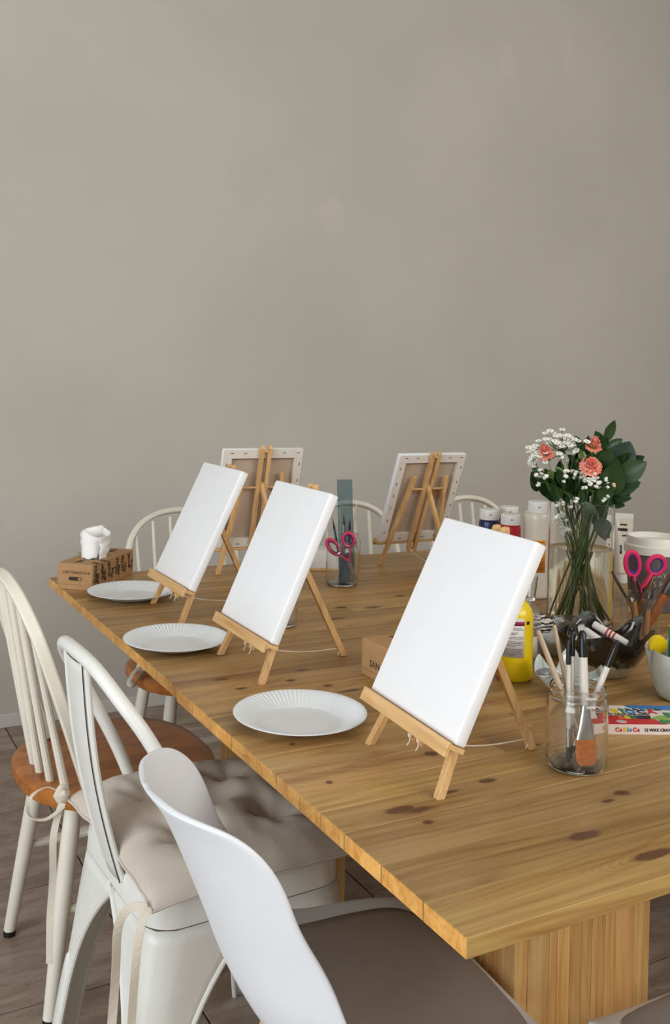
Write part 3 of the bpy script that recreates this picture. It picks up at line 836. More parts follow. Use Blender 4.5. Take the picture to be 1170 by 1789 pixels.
# ------------------------------------------------------------------ cardboard boxes
def leaf_sprig(m, mtx, h, rg_, n=7, w_=.010):
    """flat printed sprig in xy of mtx, growing along +y"""
    def q(x, y): return mtx @ V((x, y, 0))
    def poly(pts):
        b = len(m.v); m.v += [q(*p) for p in pts]; m.f.append(tuple(range(b, b+len(pts))))
    bend = rg_.uniform(-.15, .15)
    def st(k): return (bend*h*k*k, h*k)
    for k in range(8):
        a, b = st(k/8), st((k+1)/8); poly([(a[0]-.0005, a[1]), (a[0]+.0005, a[1]), (b[0]+.0005, b[1]), (b[0]-.0005, b[1])])
    for k in range(n):
        for s_ in (-1, 1):
            x, y = st(.25+.75*k/n); a = rg_.uniform(.5, 1.0)*s_; L = w_*rg_.uniform(.7, 1.2)
            dx, dy = sin(a), cos(a)
            poly([(x, y), (x+dx*L*.5-dy*L*.2, y+dy*L*.5+dx*L*.2), (x+dx*L, y+dy*L), (x+dx*L*.5+dy*L*.2, y+dy*L*.5-dx*L*.2)])
def kraft_box(label, loc, rz, sx, sy, sz, text, pill=True):
    """sx = end face width, sy = length; end face looks along -y, local origin at the end-face lower left"""
    t = thing('tissue_box', label, 'box', loc, rz)
    M().box((sx/2, sy/2, sz/2), (sx, sy, sz)).build('carton', M_KRAFT, t, bevel=.0012, smooth=False)
    rg_ = random.Random(5)
    pr = M(); e = .0004
    side = frame((sx+e, 0, 0), (0, 1, 0), (0, 0, 1)); topm = frame((0, 0, sz+e), (1, 0, 0), (0, 1, 0))
    for k in range(6):
        leaf_sprig(pr, side @ Matrix.Translation((sy*(.07+.165*k), .004, 0)), sz*.86, rg_, n=6, w_=.013)
        leaf_sprig(pr, side @ Matrix.Translation((sy*(.13+.165*k), .004, 0)), sz*.55, rg_, n=4, w_=.012)
    for k in range(12):
        leaf_sprig(pr, topm @ mz((sx*rg_.uniform(.1, .9), sy*(.06+.075*k), 0), rz=rg_.uniform(-1.9, 1.9)), .032, rg_, n=5, w_=.012)
    pr.v = [q+V((0, 0, 0)) for q in pr.v]
    tag(pr.build('floral_print', M_PRINT, t, smooth=False), kind='stuff')
    if text:
        endm = frame((0, -.0004, 0), (1, 0, 0), (0, 0, 1))
        place('lettering', text_mesh(text[0], text[1]), M_PRINT, t, mtx=endm @ Matrix.Translation((text[2]*sx, text[3]*sz, 0)))
    M().box((sx*.5, -.0003, sz*.20), (sx*.97, .0006, .0006)).build('flap_line', M_PRINT2, t, smooth=False)
    M().box((sx*.965, -.0003, sz*.10), (.0008, .0006, sz*.2)).build('flap_line', M_PRINT, t, smooth=False)
    if pill:
        def stadium(w_, h_, n=8): 
            return [(w_/2-h_/2+h_/2*cos(a), h_/2*sin(a)) for a in [(-pi/2+pi*k/n) for k in range(n+1)]]+[(-w_/2+h_/2+h_/2*cos(a), h_/2*sin(a)) for a in [(pi/2+pi*k/n) for k in range(n+1)]]
        pl = M().prism(stadium(.038, .0095), .0004, frame((sx*.52, -.0001, sz*.43), (1, 0, 0), (0, 0, 1))).build('printed_badge', M_PRINT, t, smooth=False)
        M().prism(stadium(.0095, .0066), .0003, frame((sx*.52+.0125, -.0005, sz*.43), (1, 0, 0), (0, 0, 1))).build('badge_end', M_KRAFT, pl, smooth=False)
    return t
M_PRINT2 = pm('pale_crease', S(140, 104, 66), .8)
TBR = atan2(-.066, .074)
tb = kraft_box('kraft cardboard tissue box with floral print and a tissue sticking out, at the table corner', (.598, 2.538, TZ-.0012), TBR, .100, .250, .068, ('ΧΑΡΤΟΜΑΝΤΙΛΑ', .0098, .15, .66))
def tissue():
    m = M()
    def fn(u, v):
        # a folded sheet rising from the slot: rolled left wing and a rounded right lobe
        a = lerp(-.30, 1.25, u)*pi
        r = lerp(.020, .030, v)*(1+.25*sin(3.1*u*pi+1))
        h = .062*v*(1-.10*abs(sin(2.2*pi*u)))*(.80+.26*sin(pi*u*1.1))
        x = r*cos(a)*1.05; y = r*sin(a)*1.25+.010*(u-.5)
        x += .010*v*v*(u-.6); y += .006*sin(5*u+3*v)*v
        x += .003*noise.noise(V((u*6, v*5, 1))); y += .003*noise.noise(V((u*6, v*5, 4)))
        return V((x, y, h))
    m.grid(fn, 46, 22)
    def wing(u, v):   # the pointed front fold drooping over the box
        x = lerp(-.022, .022, u)*(1-.35*v)-.004; y = -.016-.020*v+.010*(2*u-1)**2; z = lerp(.056-.034*(u-.15)**2, -.001+.010*u*(1-u), v)
        return V((x, y, z+.002*sin(9*u)))
    m.grid(wing, 16, 12)
    o = m.build('paper_tissue', M_TISSUE, tb, ang=180, solid=.0005)
    o.matrix_basis = mz((.048, .118, .068), rz=.2) @ Matrix.Diagonal((1.45, 1.45, 1.22, 1))
    M().prism([(.016*cos(2*pi*k/24), .056*sin(2*pi*k/24)) for k in range(24)], .0005, mz((.048, .120, .0681))).build('opening', M_PRINT, tb, smooth=False)
tissue()
M_LETTER = M_PRINT
kraft_box('closed kraft carton with dark lettering, half hidden behind the nearest canvas', (.957, 1.584, TZ), radians(-90), .24, .11, .0695, ('SAN', .019, .125, .40), pill=False)

# low white box behind the middle canvas
t = thing('white_storage_box', 'low white box on a wooden base, mostly hidden behind the middle canvas', 'box', (1.395, 2.53, TZ-.0014), radians(-28))
M().box((0, 0, .0325), (.11, .09, .053)).build('white_body', M_WHITEPL, t, bevel=.003, seg=2)
M().box((0, 0, .003), (.112, .092, .006)).build('wooden_base', M_EASEL, t, bevel=.001, smooth=False)

# ------------------------------------------------------------------ jars, brushes, scissors
def jar(name, label, loc, r, h, group, neck=.90, wall=.0028, mat=None):
    t = thing(name, label, 'jar', loc, 0, group)
    g = [(.0005, .0035), (r*.80, .003), (r*.93, .0045), (r*.985, .012), (r, .025), (r, h*.74), (r*.985, h*.79), (r*.94, h*.835), (r*neck, h*.862), (r*neck, h*.895), (r*neck*1.035, h*.905), (r*neck*1.035, h*.925), (r*neck, h*.935), (r*neck, h*.975), (r*neck*1.02, h*.985), (r*neck*1.0, h)]
    inn = [(max(.0005, a-wall), b) for a, b in g[::-1]]; inn = [(a, max(b, .0065)) for a, b in inn]
    M().lathe([(.0005, .0004), (r*.75, .0002), (r*.88, .0015)]+g[2:]+inn, 48).build('glass_body', mat or M_GLASS, t, ang=60)
    return t
def placed(name, label, cat, base, tip, group=None):
    """thing whose local +z runs from base to tip"""
    base, tip = V(base), V(tip); d = tip-base
    o = thing(name, label, cat, base, 0, group)
    o.rotation_mode = 'QUATERNION'; o.rotation_quaternion = d.to_track_quat('Z', 'Y')
    return o, d.length
M_HANDLE = pm('pale_wood_handle', S(208, 188, 160), .5, .05)
M_BRISTLE_B = pm('black_bristle', S(30, 27, 25), .8, .2, scale=300)
M_BRISTLE_O = pm('orange_bristle', S(196, 108, 42), .6, .15, scale=200)
M_WHITEHANDLE = pm('pearl_white_handle', S(222, 214, 206), .3, .03)
def brush(label, base, tip, r, hm, tipm=None, tiplen=0., bristle=None, fl=.0, blen=0., bw=0., group='brushes in the front jar', taper=.55):
    """handle end at the tip (top); ferrule and bristles point down inside the jar"""
    o, L = placed('paint_brush', label, 'brush', base, tip, group)
    z0 = blen+fl
    pts = [V((0, 0, lerp(z0, L-tiplen, k/6))) for k in range(7)]
    rs = [r*.72, r*.95, r, r, r*.97, r*.93, r*.90] if not tipm else [r*.8, r, r, r, r, r, r]
    M().tube(pts, rs, n=12).build('handle', hm, o)
    if tipm: M().tube([V((0, 0, L-tiplen)), V((0, 0, L-tiplen*.5)), V((0, 0, L-.004)), V((0, 0, L))], [r*1.02, r*1.02, r*.9, r*.45], n=12).build('handle_tip', tipm, o)
    else: M().lathe([(r*.9, 0), (r*.75, .003), (.0002, .0045)], 12, c=(0, 0, L)).build('handle_end', hm, o)
    if fl:
        def fer(u, v):
            a = 2*pi*u; wx = lerp(bw/2 if bw else r*.9, r*.95, v**.8); wy = lerp(r*.45 if bw else r*.9, r*.95, v**.8)
            return V((wx*cos(a), wy*sin(a), blen+fl*v))
        f_ = M().grid(fer, 20, 8, cu=True).build('ferrule', M_GREYPL, o)
        for k in (.72, .80): M().tube([fer(u/20, k)*1.0 for u in range(20)], .0006, n=5, closed=True).build('crimp', M_GREYPL, f_)
        def br(u, v):
            a = 2*pi*u; wx = (bw/2 if bw else r*.9)*(1.02+.05*sin(pi*v)) if v < .8 else (bw/2 if bw else r*.9)*(1-((v-.8)/.2)**2*(.35 if bw else .85))
            wy = (r*.45 if bw else r*.8)*(1-.75*v)
            return V((wx*cos(a), wy*sin(a), blen*(1-v)))
        M().grid(br, 20, 10, cu=True).build('bristles', bristle or M_BRISTLE_B, o, ang=70)
    return o
JX, JY = 1.018, 1.066
jar('glass_jar', 'glass jar of brushes in the right foreground, by the crayon box', (JX, JY, TZ+.0004), .0448, .120, 'glass jars')
RV, FV = V((cos(YAW), -sin(YAW), 0)), V((sin(YAW), cos(YAW), 0))      # across / away along the viewing azimuth
def at(c, a, b, z): q = V((c[0], c[1], 0))+RV*a+FV*b; return V((q.x, q.y, z))
J = (JX, JY); zj = TZ+.011
brush('pale wooden brush handle leaning farthest left in the front jar', at(J, .020, .012, zj), at(J, -.061, -.004, TZ+.197), .0045, M_HANDLE, fl=.02, blen=.015)
brush('thin pale brush handle, second from left in the front jar', at(J, .013, .024, zj), at(J, -.032, .018, TZ+.200), .0035, M_HANDLE, fl=.02, blen=.015)
brush('brush with short black tip, left of the two black ones in the front jar', at(J, -.014, -.012, zj), at(J, -.0145, .004, TZ+.186), .0036, M_WHITEHANDLE, M_BLACK, .036, None, .026, .022)
brush('taller thin brush with black tip at the middle of the front jar', at(J, -.010, -.004, zj), at(J, -.0065, .010, TZ+.197), .0038, M_WHITEHANDLE, M_BLACK, .036, None, .028, .022)
brush('wide flat brush with orange bristles and silver ferrule in the front jar', at(J, .0085, -.026, zj+.001), at(J, .0055, .004, TZ+.200), .0065, M_WHITEHANDLE, M_BLACK, .038, M_BRISTLE_O, .048, .036, .029)
brush('white brush with black tip leaning right in the front jar', at(J, -.006, .010, zj), at(J, .060, .006, TZ+.186), .0048, M_WHITEHANDLE, M_BLACK, .042, None, .022, .018)

# back jars by the ruler
M_RULER = thin('blue_grey_ruler', (.58, .68, .71, 1), frost=.22, frostcol=(.22, .32, .36, 1))
M_PINK = pm('pink_plastic', S(214, 44, 96), .4, .04)
M_PURPLE = pm('purple_rubber', S(72, 40, 118), .5, .04)
M_STEEL = pm('brushed_steel', S(170, 170, 172), .3, metal=1.)
def scissors(label, loc_mtx, s=1.0):
    o = thing('scissors', label, 'scissors', loc_mtx.to_translation(), 0, None)
    o.rotation_mode = 'QUATERNION'; o.rotation_quaternion = loc_mtx.to_quaternion(); o.scale = (s, s, s)
    # handles up (+z), plane xz, pivot at origin
    for sx, cx, cz, rx, rz_, tilt in ((-1, -.030, .066, .0155, .030, .30), (1, .026, .070, .019, .022, -.2)):
        ring = []
        for k in range(28):
            a = 2*pi*k/28; x, z = rx*cos(a), rz_*sin(a)
            ring.append(V((cx+x*cos(tilt)-z*sin(tilt), sx*.002, cz+x*sin(tilt)+z*cos(tilt))))
        h = M().tube(ring, .0055, n=10, closed=True).build('handle', M_PINK, o)
        inner = [V((cx, sx*.002, cz))+(q-V((cx, sx*.002, cz)))*.77 for q in ring]
        M().tube(inner, .0036, n=8, closed=True).build('grip_insert', M_PURPLE, h)
        sh = M()
        sh.tube(catmull([V((cx*.75, sx*.002, cz-rz_*.95)), V((cx*.45, sx*.002, .024)), V((-sx*.004, sx*.002, 0))], 4), [.007, .0075, .008, .008, .008, .0075, .007, .0065, .006], n=8, flat=.6)
        sh.build('shank', M_PINK, o)
        M().prism([(-.006, 0), (.006, 0), (.004, -.055), (.0005, -.088), (-.004, -.055)], .0014, frame((0, sx*.0012, 0), (1, 0, 0), (0, 0, 1))).build('blade', M_STEEL, o, smooth=False)
    M().lathe([(.0001, .0062), (.004, .005), (.005, 0)], 12).build('pivot_screw', M_PURPLE, o).matrix_basis = mz((0, 0, 0), rx=radians(90))
    return o
B = (1.321, 2.303); TF = TZ-.0012
jar('glass_jar', 'glass jar holding the ruler and pink scissors, at the back of the table', (B[0], B[1], TF+.0004), .0450, .122, 'glass jars')
jar('glass_jar', 'smaller glass jar right behind the ruler jar, holding thin brushes', (1.435, 2.462, TF+.0004), .034, .112, 'glass jars', neck=.8)
jar('glass_jar', 'glass jar with a dark brush, mostly hidden behind the middle canvas', (.972, 1.975, TF+.0004), .0405, .115, 'glass jars')
o, L = placed('ruler', 'blue-grey translucent plastic ruler standing in the back jar', 'ruler', at(B, .014, -.012, TF+.009), at(B, .001, .014, TZ+.288))
M().box((0, 0, L/2), (.042, .0022, L)).build('ruler_blade', M_RULER, o, bevel=.0005, smooth=False)
tk = M()
for k in range(29): tk.box((-.0185 if k % 5 else -.0172, -.0013, .006+k*.0092), (.003 if k % 5 else .0056, .0003, .0006)); tk.box((.0185, -.0013, .006+k*.0092), (.003, .0003, .0006))
tk.build('tick_marks', M_BLACK, o, smooth=False)
o.rotation_quaternion = o.rotation_quaternion @ Matrix.Rotation(0, 4, 'Z').to_quaternion()
d_ = (at(B, .001, .014, TZ+.288)-at(B, .014, -.012, TF+.009)).normalized()
xx = (RV-d_*RV.dot(d_)).normalized(); yy = d_.cross(xx)
o.rotation_quaternion = Matrix((xx, yy, d_)).transposed().to_quaternion()
mt = frame(at(B, .018, -.020, TZ+.066), RV*.94+V((0, 0, .25)), FV)
scissors('pink scissors hanging head down in the back ruler jar', mt @ Matrix.Rotation(radians(-8), 4, 'Y'), .82)
M_BLUEPL = pm('teal_plastic', S(60, 92, 108), .4)
o, L = placed('marker_pen', 'thick teal pen standing inside the back ruler jar', 'pen', at(B, .003, -.004, TF+.008), at(B, .008, -.004, TZ+.100))
M().tube([(0, 0, 0), (0, 0, .004), (0, 0, L-.004), (0, 0, L)], [.010, .0125, .0125, .009], n=16).build('barrel', M_BLUEPL, o)
for lab, a0, a1, b1, h1, r in (('dark pencil leaning left in the back ruler jar', .006, -.030, .01, .180, .0035), ('black-tipped pencil in the middle of the back ruler jar', .010, .000, -.012, .196, .0040), ('black-tipped pencil beside the pink scissors', .018, .018, -.006, .182, .0038)):
    o, L = placed('pencil', lab, 'pencil', at(B, a0, -.002, TF+.009), at(B, a1, b1, TZ+h1), 'pencils in the back jar')
    M().tube([(0, 0, 0), (0, 0, L-.03)], r, n=6).build('shaft', M_GREYP, o) if False else M().tube([(0, 0, 0), (0, 0, L-.03)], r, n=6).build('shaft', M_BLUEPL if r < .0037 else M_STEEL, o)
    M().tube([(0, 0, L-.03), (0, 0, L)], [r, .0006], n=6).build('point', M_BLACK, o)
B2 = (1.435, 2.462)
for lab, a0, a1, h1 in (('thin wooden brush handle, left one in the small back jar', -.010, -.024, .190), ('thin wooden brush handle, tallest and rightmost in the small back jar', -.004, .018, .192), ('short thin brush handle between the two others in the small back jar', -.016, .000, .142)):
    brush(lab, at(B2, a0, 0, TF+.010), at(B2, a1, .002, TZ+h1), .0034, M_HANDLE, fl=.02, blen=.014, group='brushes in the small back jar')
B3 = (.972, 1.975)
brush('dark-handled brush in the jar behind the middle canvas', at(B3, -.008, 0, TF+.012), at(B3, -.014, .01, TZ+.15), .006, M_BLACK, fl=.03, blen=.03, bw=.018, group='brushes behind the middle canvas')
#==RIGHT==
# ------------------------------------------------------------------ paint bottles
def paintmat(name, col): return pm(name, col, .28, .02, coat=.2)
M_RED, M_BLUE, M_YEL, M_WHT = paintmat('red_paint_bottle', S(176, 24, 40)), paintmat('blue_paint_bottle', S(34, 44, 92)), paintmat('yellow_paint_bottle', S(238, 206, 20)), paintmat('white_paint_bottle', S(216, 208, 192))
M_LABEL = pm('white_label', S(226, 218, 216), .5, .02)
M_ORANGE = pm('orange_label', S(222, 140, 32), .5, .03)
M_MAROON = pm('maroon_stripe', S(138, 32, 62), .5, .05)
M_FINE = pm('grey_fine_print', S(84, 80, 80), .6)
def curved_patch(r, a0, a1, z0, z1, n=16):
    return M().grid(lambda u, v: V((r*cos(lerp(a0, a1, u)), r*sin(lerp(a0, a1, u)), lerp(z0, z1, v))), n, 1)
def wrap(me, r):
    for v in me.vertices:
        a = v.co.x/r; rr = r+v.co.z; y = v.co.y
        v.co = (rr*cos(a), rr*sin(a), y)
    return me
def facing(loc): return atan2(-loc[1], -loc[0])         # angle of the side turned to the room's left front
def bottle(label, loc, r, hb, cap_r, cap_h, mat, capmat=None, group='paint bottles at the back'):
    t = thing('paint_bottle', label, 'bottle', loc, 0, group)
    prof = [(.0005, .0005), (r*.90, .0), (r*.985, .003), (r, .008), (r, hb-.016), (r*.99, hb-.008), (r*.93, hb-.002), (cap_r*1.0, hb), (cap_r*.9, hb+.003), (.0005, hb+.003)]
    M().lathe(prof, 40).build('body', mat, t, ang=50)
    cap = M().lathe([(.0005, cap_h), (cap_r*.93, cap_h), (cap_r*.985, cap_h-.0015), (cap_r, cap_h-.004), (cap_r, .002), (cap_r*.98, .0), (.0005, 0)], 40, c=(0, 0, hb+.0015)).build('flip_cap', capmat or M_WHITEPL, t, ang=40)
    a = facing(loc)
    curved_patch(cap_r+.0003, a-.25+.25, a+.02+.25, hb+cap_h*.55, hb+cap_h*.62, 5).build('cap_slot', M_FINE, cap, solid=.0004)
    return t, a
t, a = bottle('tall white paint bottle with orange label beside the flower vase', (1.738, 1.985, TF), .0365, .224, .0265, .029, M_WHT)
curved_patch(.0368, a-.55, a+.62, .070, .155, 20).build('orange_label', M_ORANGE, t, solid=.0004)
fp = M(); rg_ = random.Random(3)
for k in range(17):
    z = .150-.0045*k
    if k in (1, 4, 8): continue
    b = a-.48
    while b < a+.45:
        w_ = rg_.uniform(.03, .16); fp.v += [V((.0372*cos(q), .0372*sin(q), zz)) for zz in (z-.0011, z+.0007) for q in (b, b+w_)]
        n0 = len(fp.v)-4; fp.f.append((n0, n0+1, n0+3, n0+2)); b += w_+.03
fp.build('fine_print', M_PRINT, t, smooth=False, weld=False)
bottle('red paint bottle with white flip cap behind the nearest canvas', (1.676, 2.022, TF), .0275, .189, .0265, .028, M_RED)
bottle('blue paint bottle with white flip cap behind the nearest canvas', (1.676, 2.113, TF), .0280, .190, .0270, .028, M_BLUE)
bottle('paint bottle at the back whose white cap shows above the red bottle', (1.772, 2.145, TF), .0280, .190, .0270, .028, M_BLUE)
bottle('back paint bottle in yellow between the red and the tall white one', (1.806, 2.075, TF), .0275, .185, .0260, .026, M_YEL)
bottle('red paint bottle standing behind the near easel, mostly hidden', (1.150, 1.525, TZ), .030, .12, .022, .025, M_RED)

def nozzle_bottle(label, loc, r, h, mat, sh=.66):
    t = thing('paint_bottle', label, 'bottle', loc, 0, 'nozzle bottles by the near easel')
    prof = [(.0005, .001), (r*.88, .0), (r*.98, .003), (r, .008), (r, h*sh), (r*.985, h*(sh+.04)), (r*.90, h*(sh+.10)), (r*.70, h*(sh+.16)), (r*.42, h*(sh+.205)), (r*.30, h*(sh+.225)), (r*.30, h*.93), (r*.22, h*.95), (r*.2, h), (.0005, h)]
    M().lathe(prof, 44).build('body', mat, t, ang=50)
    return t
yl = (1.212, 1.441, TZ)
t = nozzle_bottle('yellow paint bottle with white printed label behind the nearest easel', yl, .0345, .176, M_YEL)
a = facing(yl)
curved_patch(.0348, a-.95, a+.52, .048, .122, 24).build('paper_label', M_LABEL, t, solid=.0004)
curved_patch(.0351, a-.95, a+.52, .1085, .1165, 24).build('label_stripe', M_MAROON, t, solid=.0003)
curved_patch(.0350, a+.66, a+.86, .110, .1165, 6).build('label_mark', M_BLACK, t, solid=.0003)
fp = M()
for k in range(19):
    z = .1035-.0028*k
    if k in (2, 5, 8, 13): continue
    b = a-.86+(0.25 if k in (3, 4) else 0)
    while b < a+(.40 if k not in (3, 4, 12, 18) else 0.05):
        w_ = rg_.uniform(.03, .13); fp.v += [V((.0352*cos(q), .0352*sin(q), zz)) for zz in (z-(.0009 if k in (3, 4) else .0006), z+.0006) for q in (b, b+w_)]
        n0 = len(fp.v)-4; fp.f.append((n0, n0+1, n0+3, n0+2)); b += w_+.025
fp.build('fine_print', M_FINE, t, smooth=False, weld=False)

M_THIN = thin('thin_drinking_glass', (.96, .97, .965, 1), refl=.6)
M_CLEARPL = thin('clear_bottle_plastic', (.90, .91, .92, 1), refl=.2, frost=.30, frostcol=(.62, .62, .63, 1))
cb = (1.300, 1.512, TZ)
t = thing('clear_bottle', 'clear plastic bottle with tapered clear cap right behind the yellow bottle', 'bottle', cb)
r, h = .030, .125
M().lathe([(.0005, .001), (r*.9, 0), (r, .006), (r, .075), (r*.96, .079), (r, .083), (r*.985, .096), (r*.85, .108), (r*.55, .119), (r*.42, .122), (r*.42, .128)], 36).build('body', M_CLEARPL, t, ang=60)
M().lathe([(.0005, .128), (.0165, .128), (.0168, .130), (.0215, .176), (.0205, .176), (.0158, .131)], 32).build('clear_cap', M_GLASS2, t, ang=40)
a = facing(cb)
place('lettering', wrap(text_mesh('J', .016), .0197), M_FINE, t, mtx=mz((0, 0, .160), rz=a+.1))
curved_patch(r+.0004, a-.9, a+.9, .018, .060, 20).build('paper_label', M_LABEL, t, solid=.0003)

# paint tube right of the vase
tu = (2.10, 2.03, TF)
t = thing('paint_tube', 'white paint tube with dark stripes standing behind the vase', 'tube', tu, facing(tu))
def tub(u, v):
    a = 2*pi*u; k = v
    return V((lerp(.021, .004, k)*cos(a), lerp(.021, .027, k)*sin(a), lerp(.03, .185, k)))
M().grid(tub, 24, 10, cu=True).build('body', M_WHT, t)
M().box((0, 0, .192), (.006, .054, .016)).build('crimped_end', M_WHITEPL, t, bevel=.001)
M().lathe([(.0005, 0), (.014, 0), (.016, .004), (.016, .028), (.012, .03), (.0005, .03)], 24).build('cap', M_WHITEPL, t)
for z0, z1, u0, u1, mm in ((.150, .158, -.10, .07, M_BLACK), (.166, .171, -.06, .06, M_PRINT), (.135, .139, -.02, .06, M_BLACK), (.085, .110, -.06, -.02, M_BLUE), (.06, .12, .06, .10, M_MAROON)):
    M().grid(lambda u, v: (lambda q: V((q.x*1.03, q.y*1.01, q.z)))(tub(lerp(u0, u1, u) % 1, (lerp(z0, z1, v)-.03)/.155)), 8, 3).build('printed_stripe', mm, t, solid=.0003)

# ------------------------------------------------------------------ grey tub
M_TUB = pm('grey_tub', S(104, 100, 100), .45, .02)
M_LID = pm('white_tub_lid', S(232, 228, 220), .4, .02)
M_TUBTXT = pm('silver_lettering', S(196, 190, 186), .4)
gt = (1.935, 1.762, TF+.001)
t = thing('grey_tub', 'grey lettered plastic tub with white stepped lid at the right edge', 'tub', gt)
R0 = .0705
def trad(z): return lerp(.060, .0725, z/.150)
M().lathe([(.0005, .001), (.058, 0), (.060, .003), (.0725, .150), (.0725, .152), (.0005, .152)], 56).build('body', M_TUB, t, ang=40)
M().lathe([(.0005, .172), (.0640, .172), (.0655, .183), (.0675, .185), (.0690, .183), (.0695, .168), (.0700, .1655), (.0745, .164), (.0760, .162), (.0765, .144), (.0750, .1425), (.0735, .1425)], 56).build('lid', M_LID, t, ang=35)
a = facing(gt)
for txt, z, off, sz in (('DAY', .094, .035, .0185), ('S P', .072, .040, .0185)):
    place('lettering', wrap(text_mesh(txt, sz, bold=-.0002), trad(z)+.0006), M_TUBTXT, t, mtx=mz((0, 0, z), rz=a+off/.07-.60))
for z, da in ((.055, .50), (.045, .36)):
    b = a+da; c = V(((trad(z)+.0005)*cos(b), (trad(z)+.0005)*sin(b), z))
    M().tube([c+V((-sin(b), cos(b), 0))*.0075*cos(q*pi/10)+V((0, 0, 1))*.0075*sin(q*pi/10) for q in range(20)], .0009, n=5, closed=True).build('ring_motif', M_TUBTXT, t)

# ------------------------------------------------------------------ crayon box
PC = dict(red=S(206, 34, 40), orange=S(226, 110, 40), yellow=S(232, 196, 40), green=S(40, 130, 70), blue=S(36, 92, 168), navy=S(30, 40, 92), lime=S(140, 180, 70), black=S(24, 24, 26), sky=S(40, 124, 190))
PM = {k: pm('print_'+k, c, .35, .04) for k, c in PC.items()}
M_CARD = pm('white_glossy_card', S(236, 222, 216), .3, .02)
cx = V((.103, -.049, 0)).normalized(); cy = V((-cx.y, cx.x, 0))
ca = atan2(cx.y, cx.x)
co_ = V((1.142, 1.150, TZ))
t = thing('crayon_box', 'flat white and red box of wax crayons lying right of the brush jar', 'box', co_, ca)
BW, BD, BH = .165, .092, .0165
M().box((BW/2, BD/2, BH/2), (BW, BD, BH)).build('carton', M_CARD, t, bevel=.0006, smooth=False)
def flat(poly, mat, z, name='printed_shape'):
    return M().prism(poly, .0002, mz((0, 0, BH+z))).build(name, mat, t, smooth=False)
flat([(.0, .001), (.118, .001), (.104, .0255), (.022, .0270), (.0, .024)], PM['red'], .0001, 'red_band')
flat([(.022, .026), (.100, .026), (.104, .0425), (.020, .0425)], PM['black'], .00015, 'print_window')
for k, c in enumerate(('red', 'red', 'orange', 'yellow', 'green', 'navy', 'black')):
    x = .024+.0108*k
    flat([(x, .0262), (x+.0098, .0262), (x+.0105, .036), (x+.0055, .042), (x+.0005, .036)], PM[c], .00035, 'printed_crayon')
flat([(.098, .028), (.165, .008), (.165, .036), (.140, .040), (.118, .043)], PM['lime'], .0004)
flat([(.105, .006), (.165, .002), (.165, .010), (.112, .022)], PM['green'], .0005)
flat([(.128, .034), (.140, .031), (.142, .056), (.131, .057)], PM['green'], .0006)
flat([(.045+.0085*cos(2*pi*k/20), .013+.0065*sin(2*pi*k/20)) for k in range(20)], M_CARD, .0004, 'oval_badge')
flat([(.045+.0070*cos(2*pi*k/20), .013+.0050*sin(2*pi*k/20)) for k in range(20)], M_TUBTXT, .0006, 'oval_badge')
flat([(.082, .080), (.165, .066), (.165, .0915), (.078, .0915)], PM['sky'], .0002, 'blue_corner')
for k, c in enumerate(('red', 'red', 'orange', 'yellow', 'green', 'navy', 'navy', 'sky', 'red', 'black')):
    x = .010+.0125*k; flat([(x, .068), (x+.0125, .068), (x+.002, .078)], PM[c], .0004, 'printed_crayon_tip')
x = .008
for ch, c in zip('CARIOCA', ('red', 'navy', 'yellow', 'green', 'sky', 'navy', 'red')):
    me = text_mesh(ch, .021, bold=.0010)
    wd = max(v.co.x for v in me.vertices)-min(v.co.x for v in me.vertices)
    place('lettering', me, PM[c], t, mtx=mz((x, .0590, BH+.0005))); x += wd+.0026
place('lettering', text_mesh('WAX CRAYONS MAXI', .0080, bold=.0003), PM['black'], t, mtx=mz((.024, .0475, BH+.0004)))
fm_ = frame((0, -.0003, 0), (1, 0, 0), (0, 0, 1))
x = .030
for ch, c in zip('CaRioCa', ('red', 'red', 'yellow', 'green', 'sky', 'red', 'red')):
    me = text_mesh(ch, .0088, bold=.0004)
    wd = max(v.co.x for v in me.vertices)-min(v.co.x for v in me.vertices)
    place('lettering', me, PM[c], t, mtx=fm_ @ Matrix.Translation((x, BH*.5, 0))); x += wd+.0012
place('lettering', text_mesh('12 WAX CRAYONS', .0066, bold=.0003), PM['black'], t, mtx=fm_ @ Matrix.Translation((x+.006, BH*.47, 0)))
place('lettering', text_mesh('MAXI', .0064), PM['black'], t, mtx=fm_ @ Matrix.Translation((x+.078, BH*.47, 0)))

# ------------------------------------------------------------------ ceramics
def ceramic(name, stops, drip=0., rough=.12):
    """glaze by height on the pot, with drips; stops = [(height, colour)]"""
    t = NT(name); co = t.n('TexCoord').outputs['Object']
    z = t.n('SeparateXYZ', {0: co}).outputs[2]
    n1 = t.n('TexNoise', {'Vector': t.n('Mapping', {'Vector': co, 'Scale': (55, 55, 9)}).outputs[0], 'Scale': 1.0, 'Detail': 3.0}).outputs[0]
    n2 = t.n('TexNoise', {'Vector': co, 'Scale': 38.0, 'Detail': 3.0}).outputs[0]
    h = t.math('ADD', z, t.math('MULTIPLY', t.math('SUBTRACT', n1, .5), drip))
    c = stops[0][1]
    for zz, cc in stops[1:]: c = t.mix(t.ramp(h, zz-.0035, zz+.0035), c, cc)
    c = t.mix(t.math('MULTIPLY', t.ramp(n2, .55, .70), .30), c, S(150, 160, 158))
    t.bsdf(col=c, rough=rough, spec=.6, coat=.6)
    return t.m
M_DARKGLAZE = ceramic('black_drip_glaze', [(0, S(206, 200, 186)), (.026, S(26, 20, 16))], drip=.055)
M_PALEGLAZE = ceramic('pale_celadon_glaze', [(0, S(196, 206, 204)), (.055, S(206, 212, 206))], drip=.05)
M_GREYGLAZE = ceramic('grey_blue_glaze', [(0, S(204, 204, 200)), (.040, S(176, 184, 184))], drip=.04)
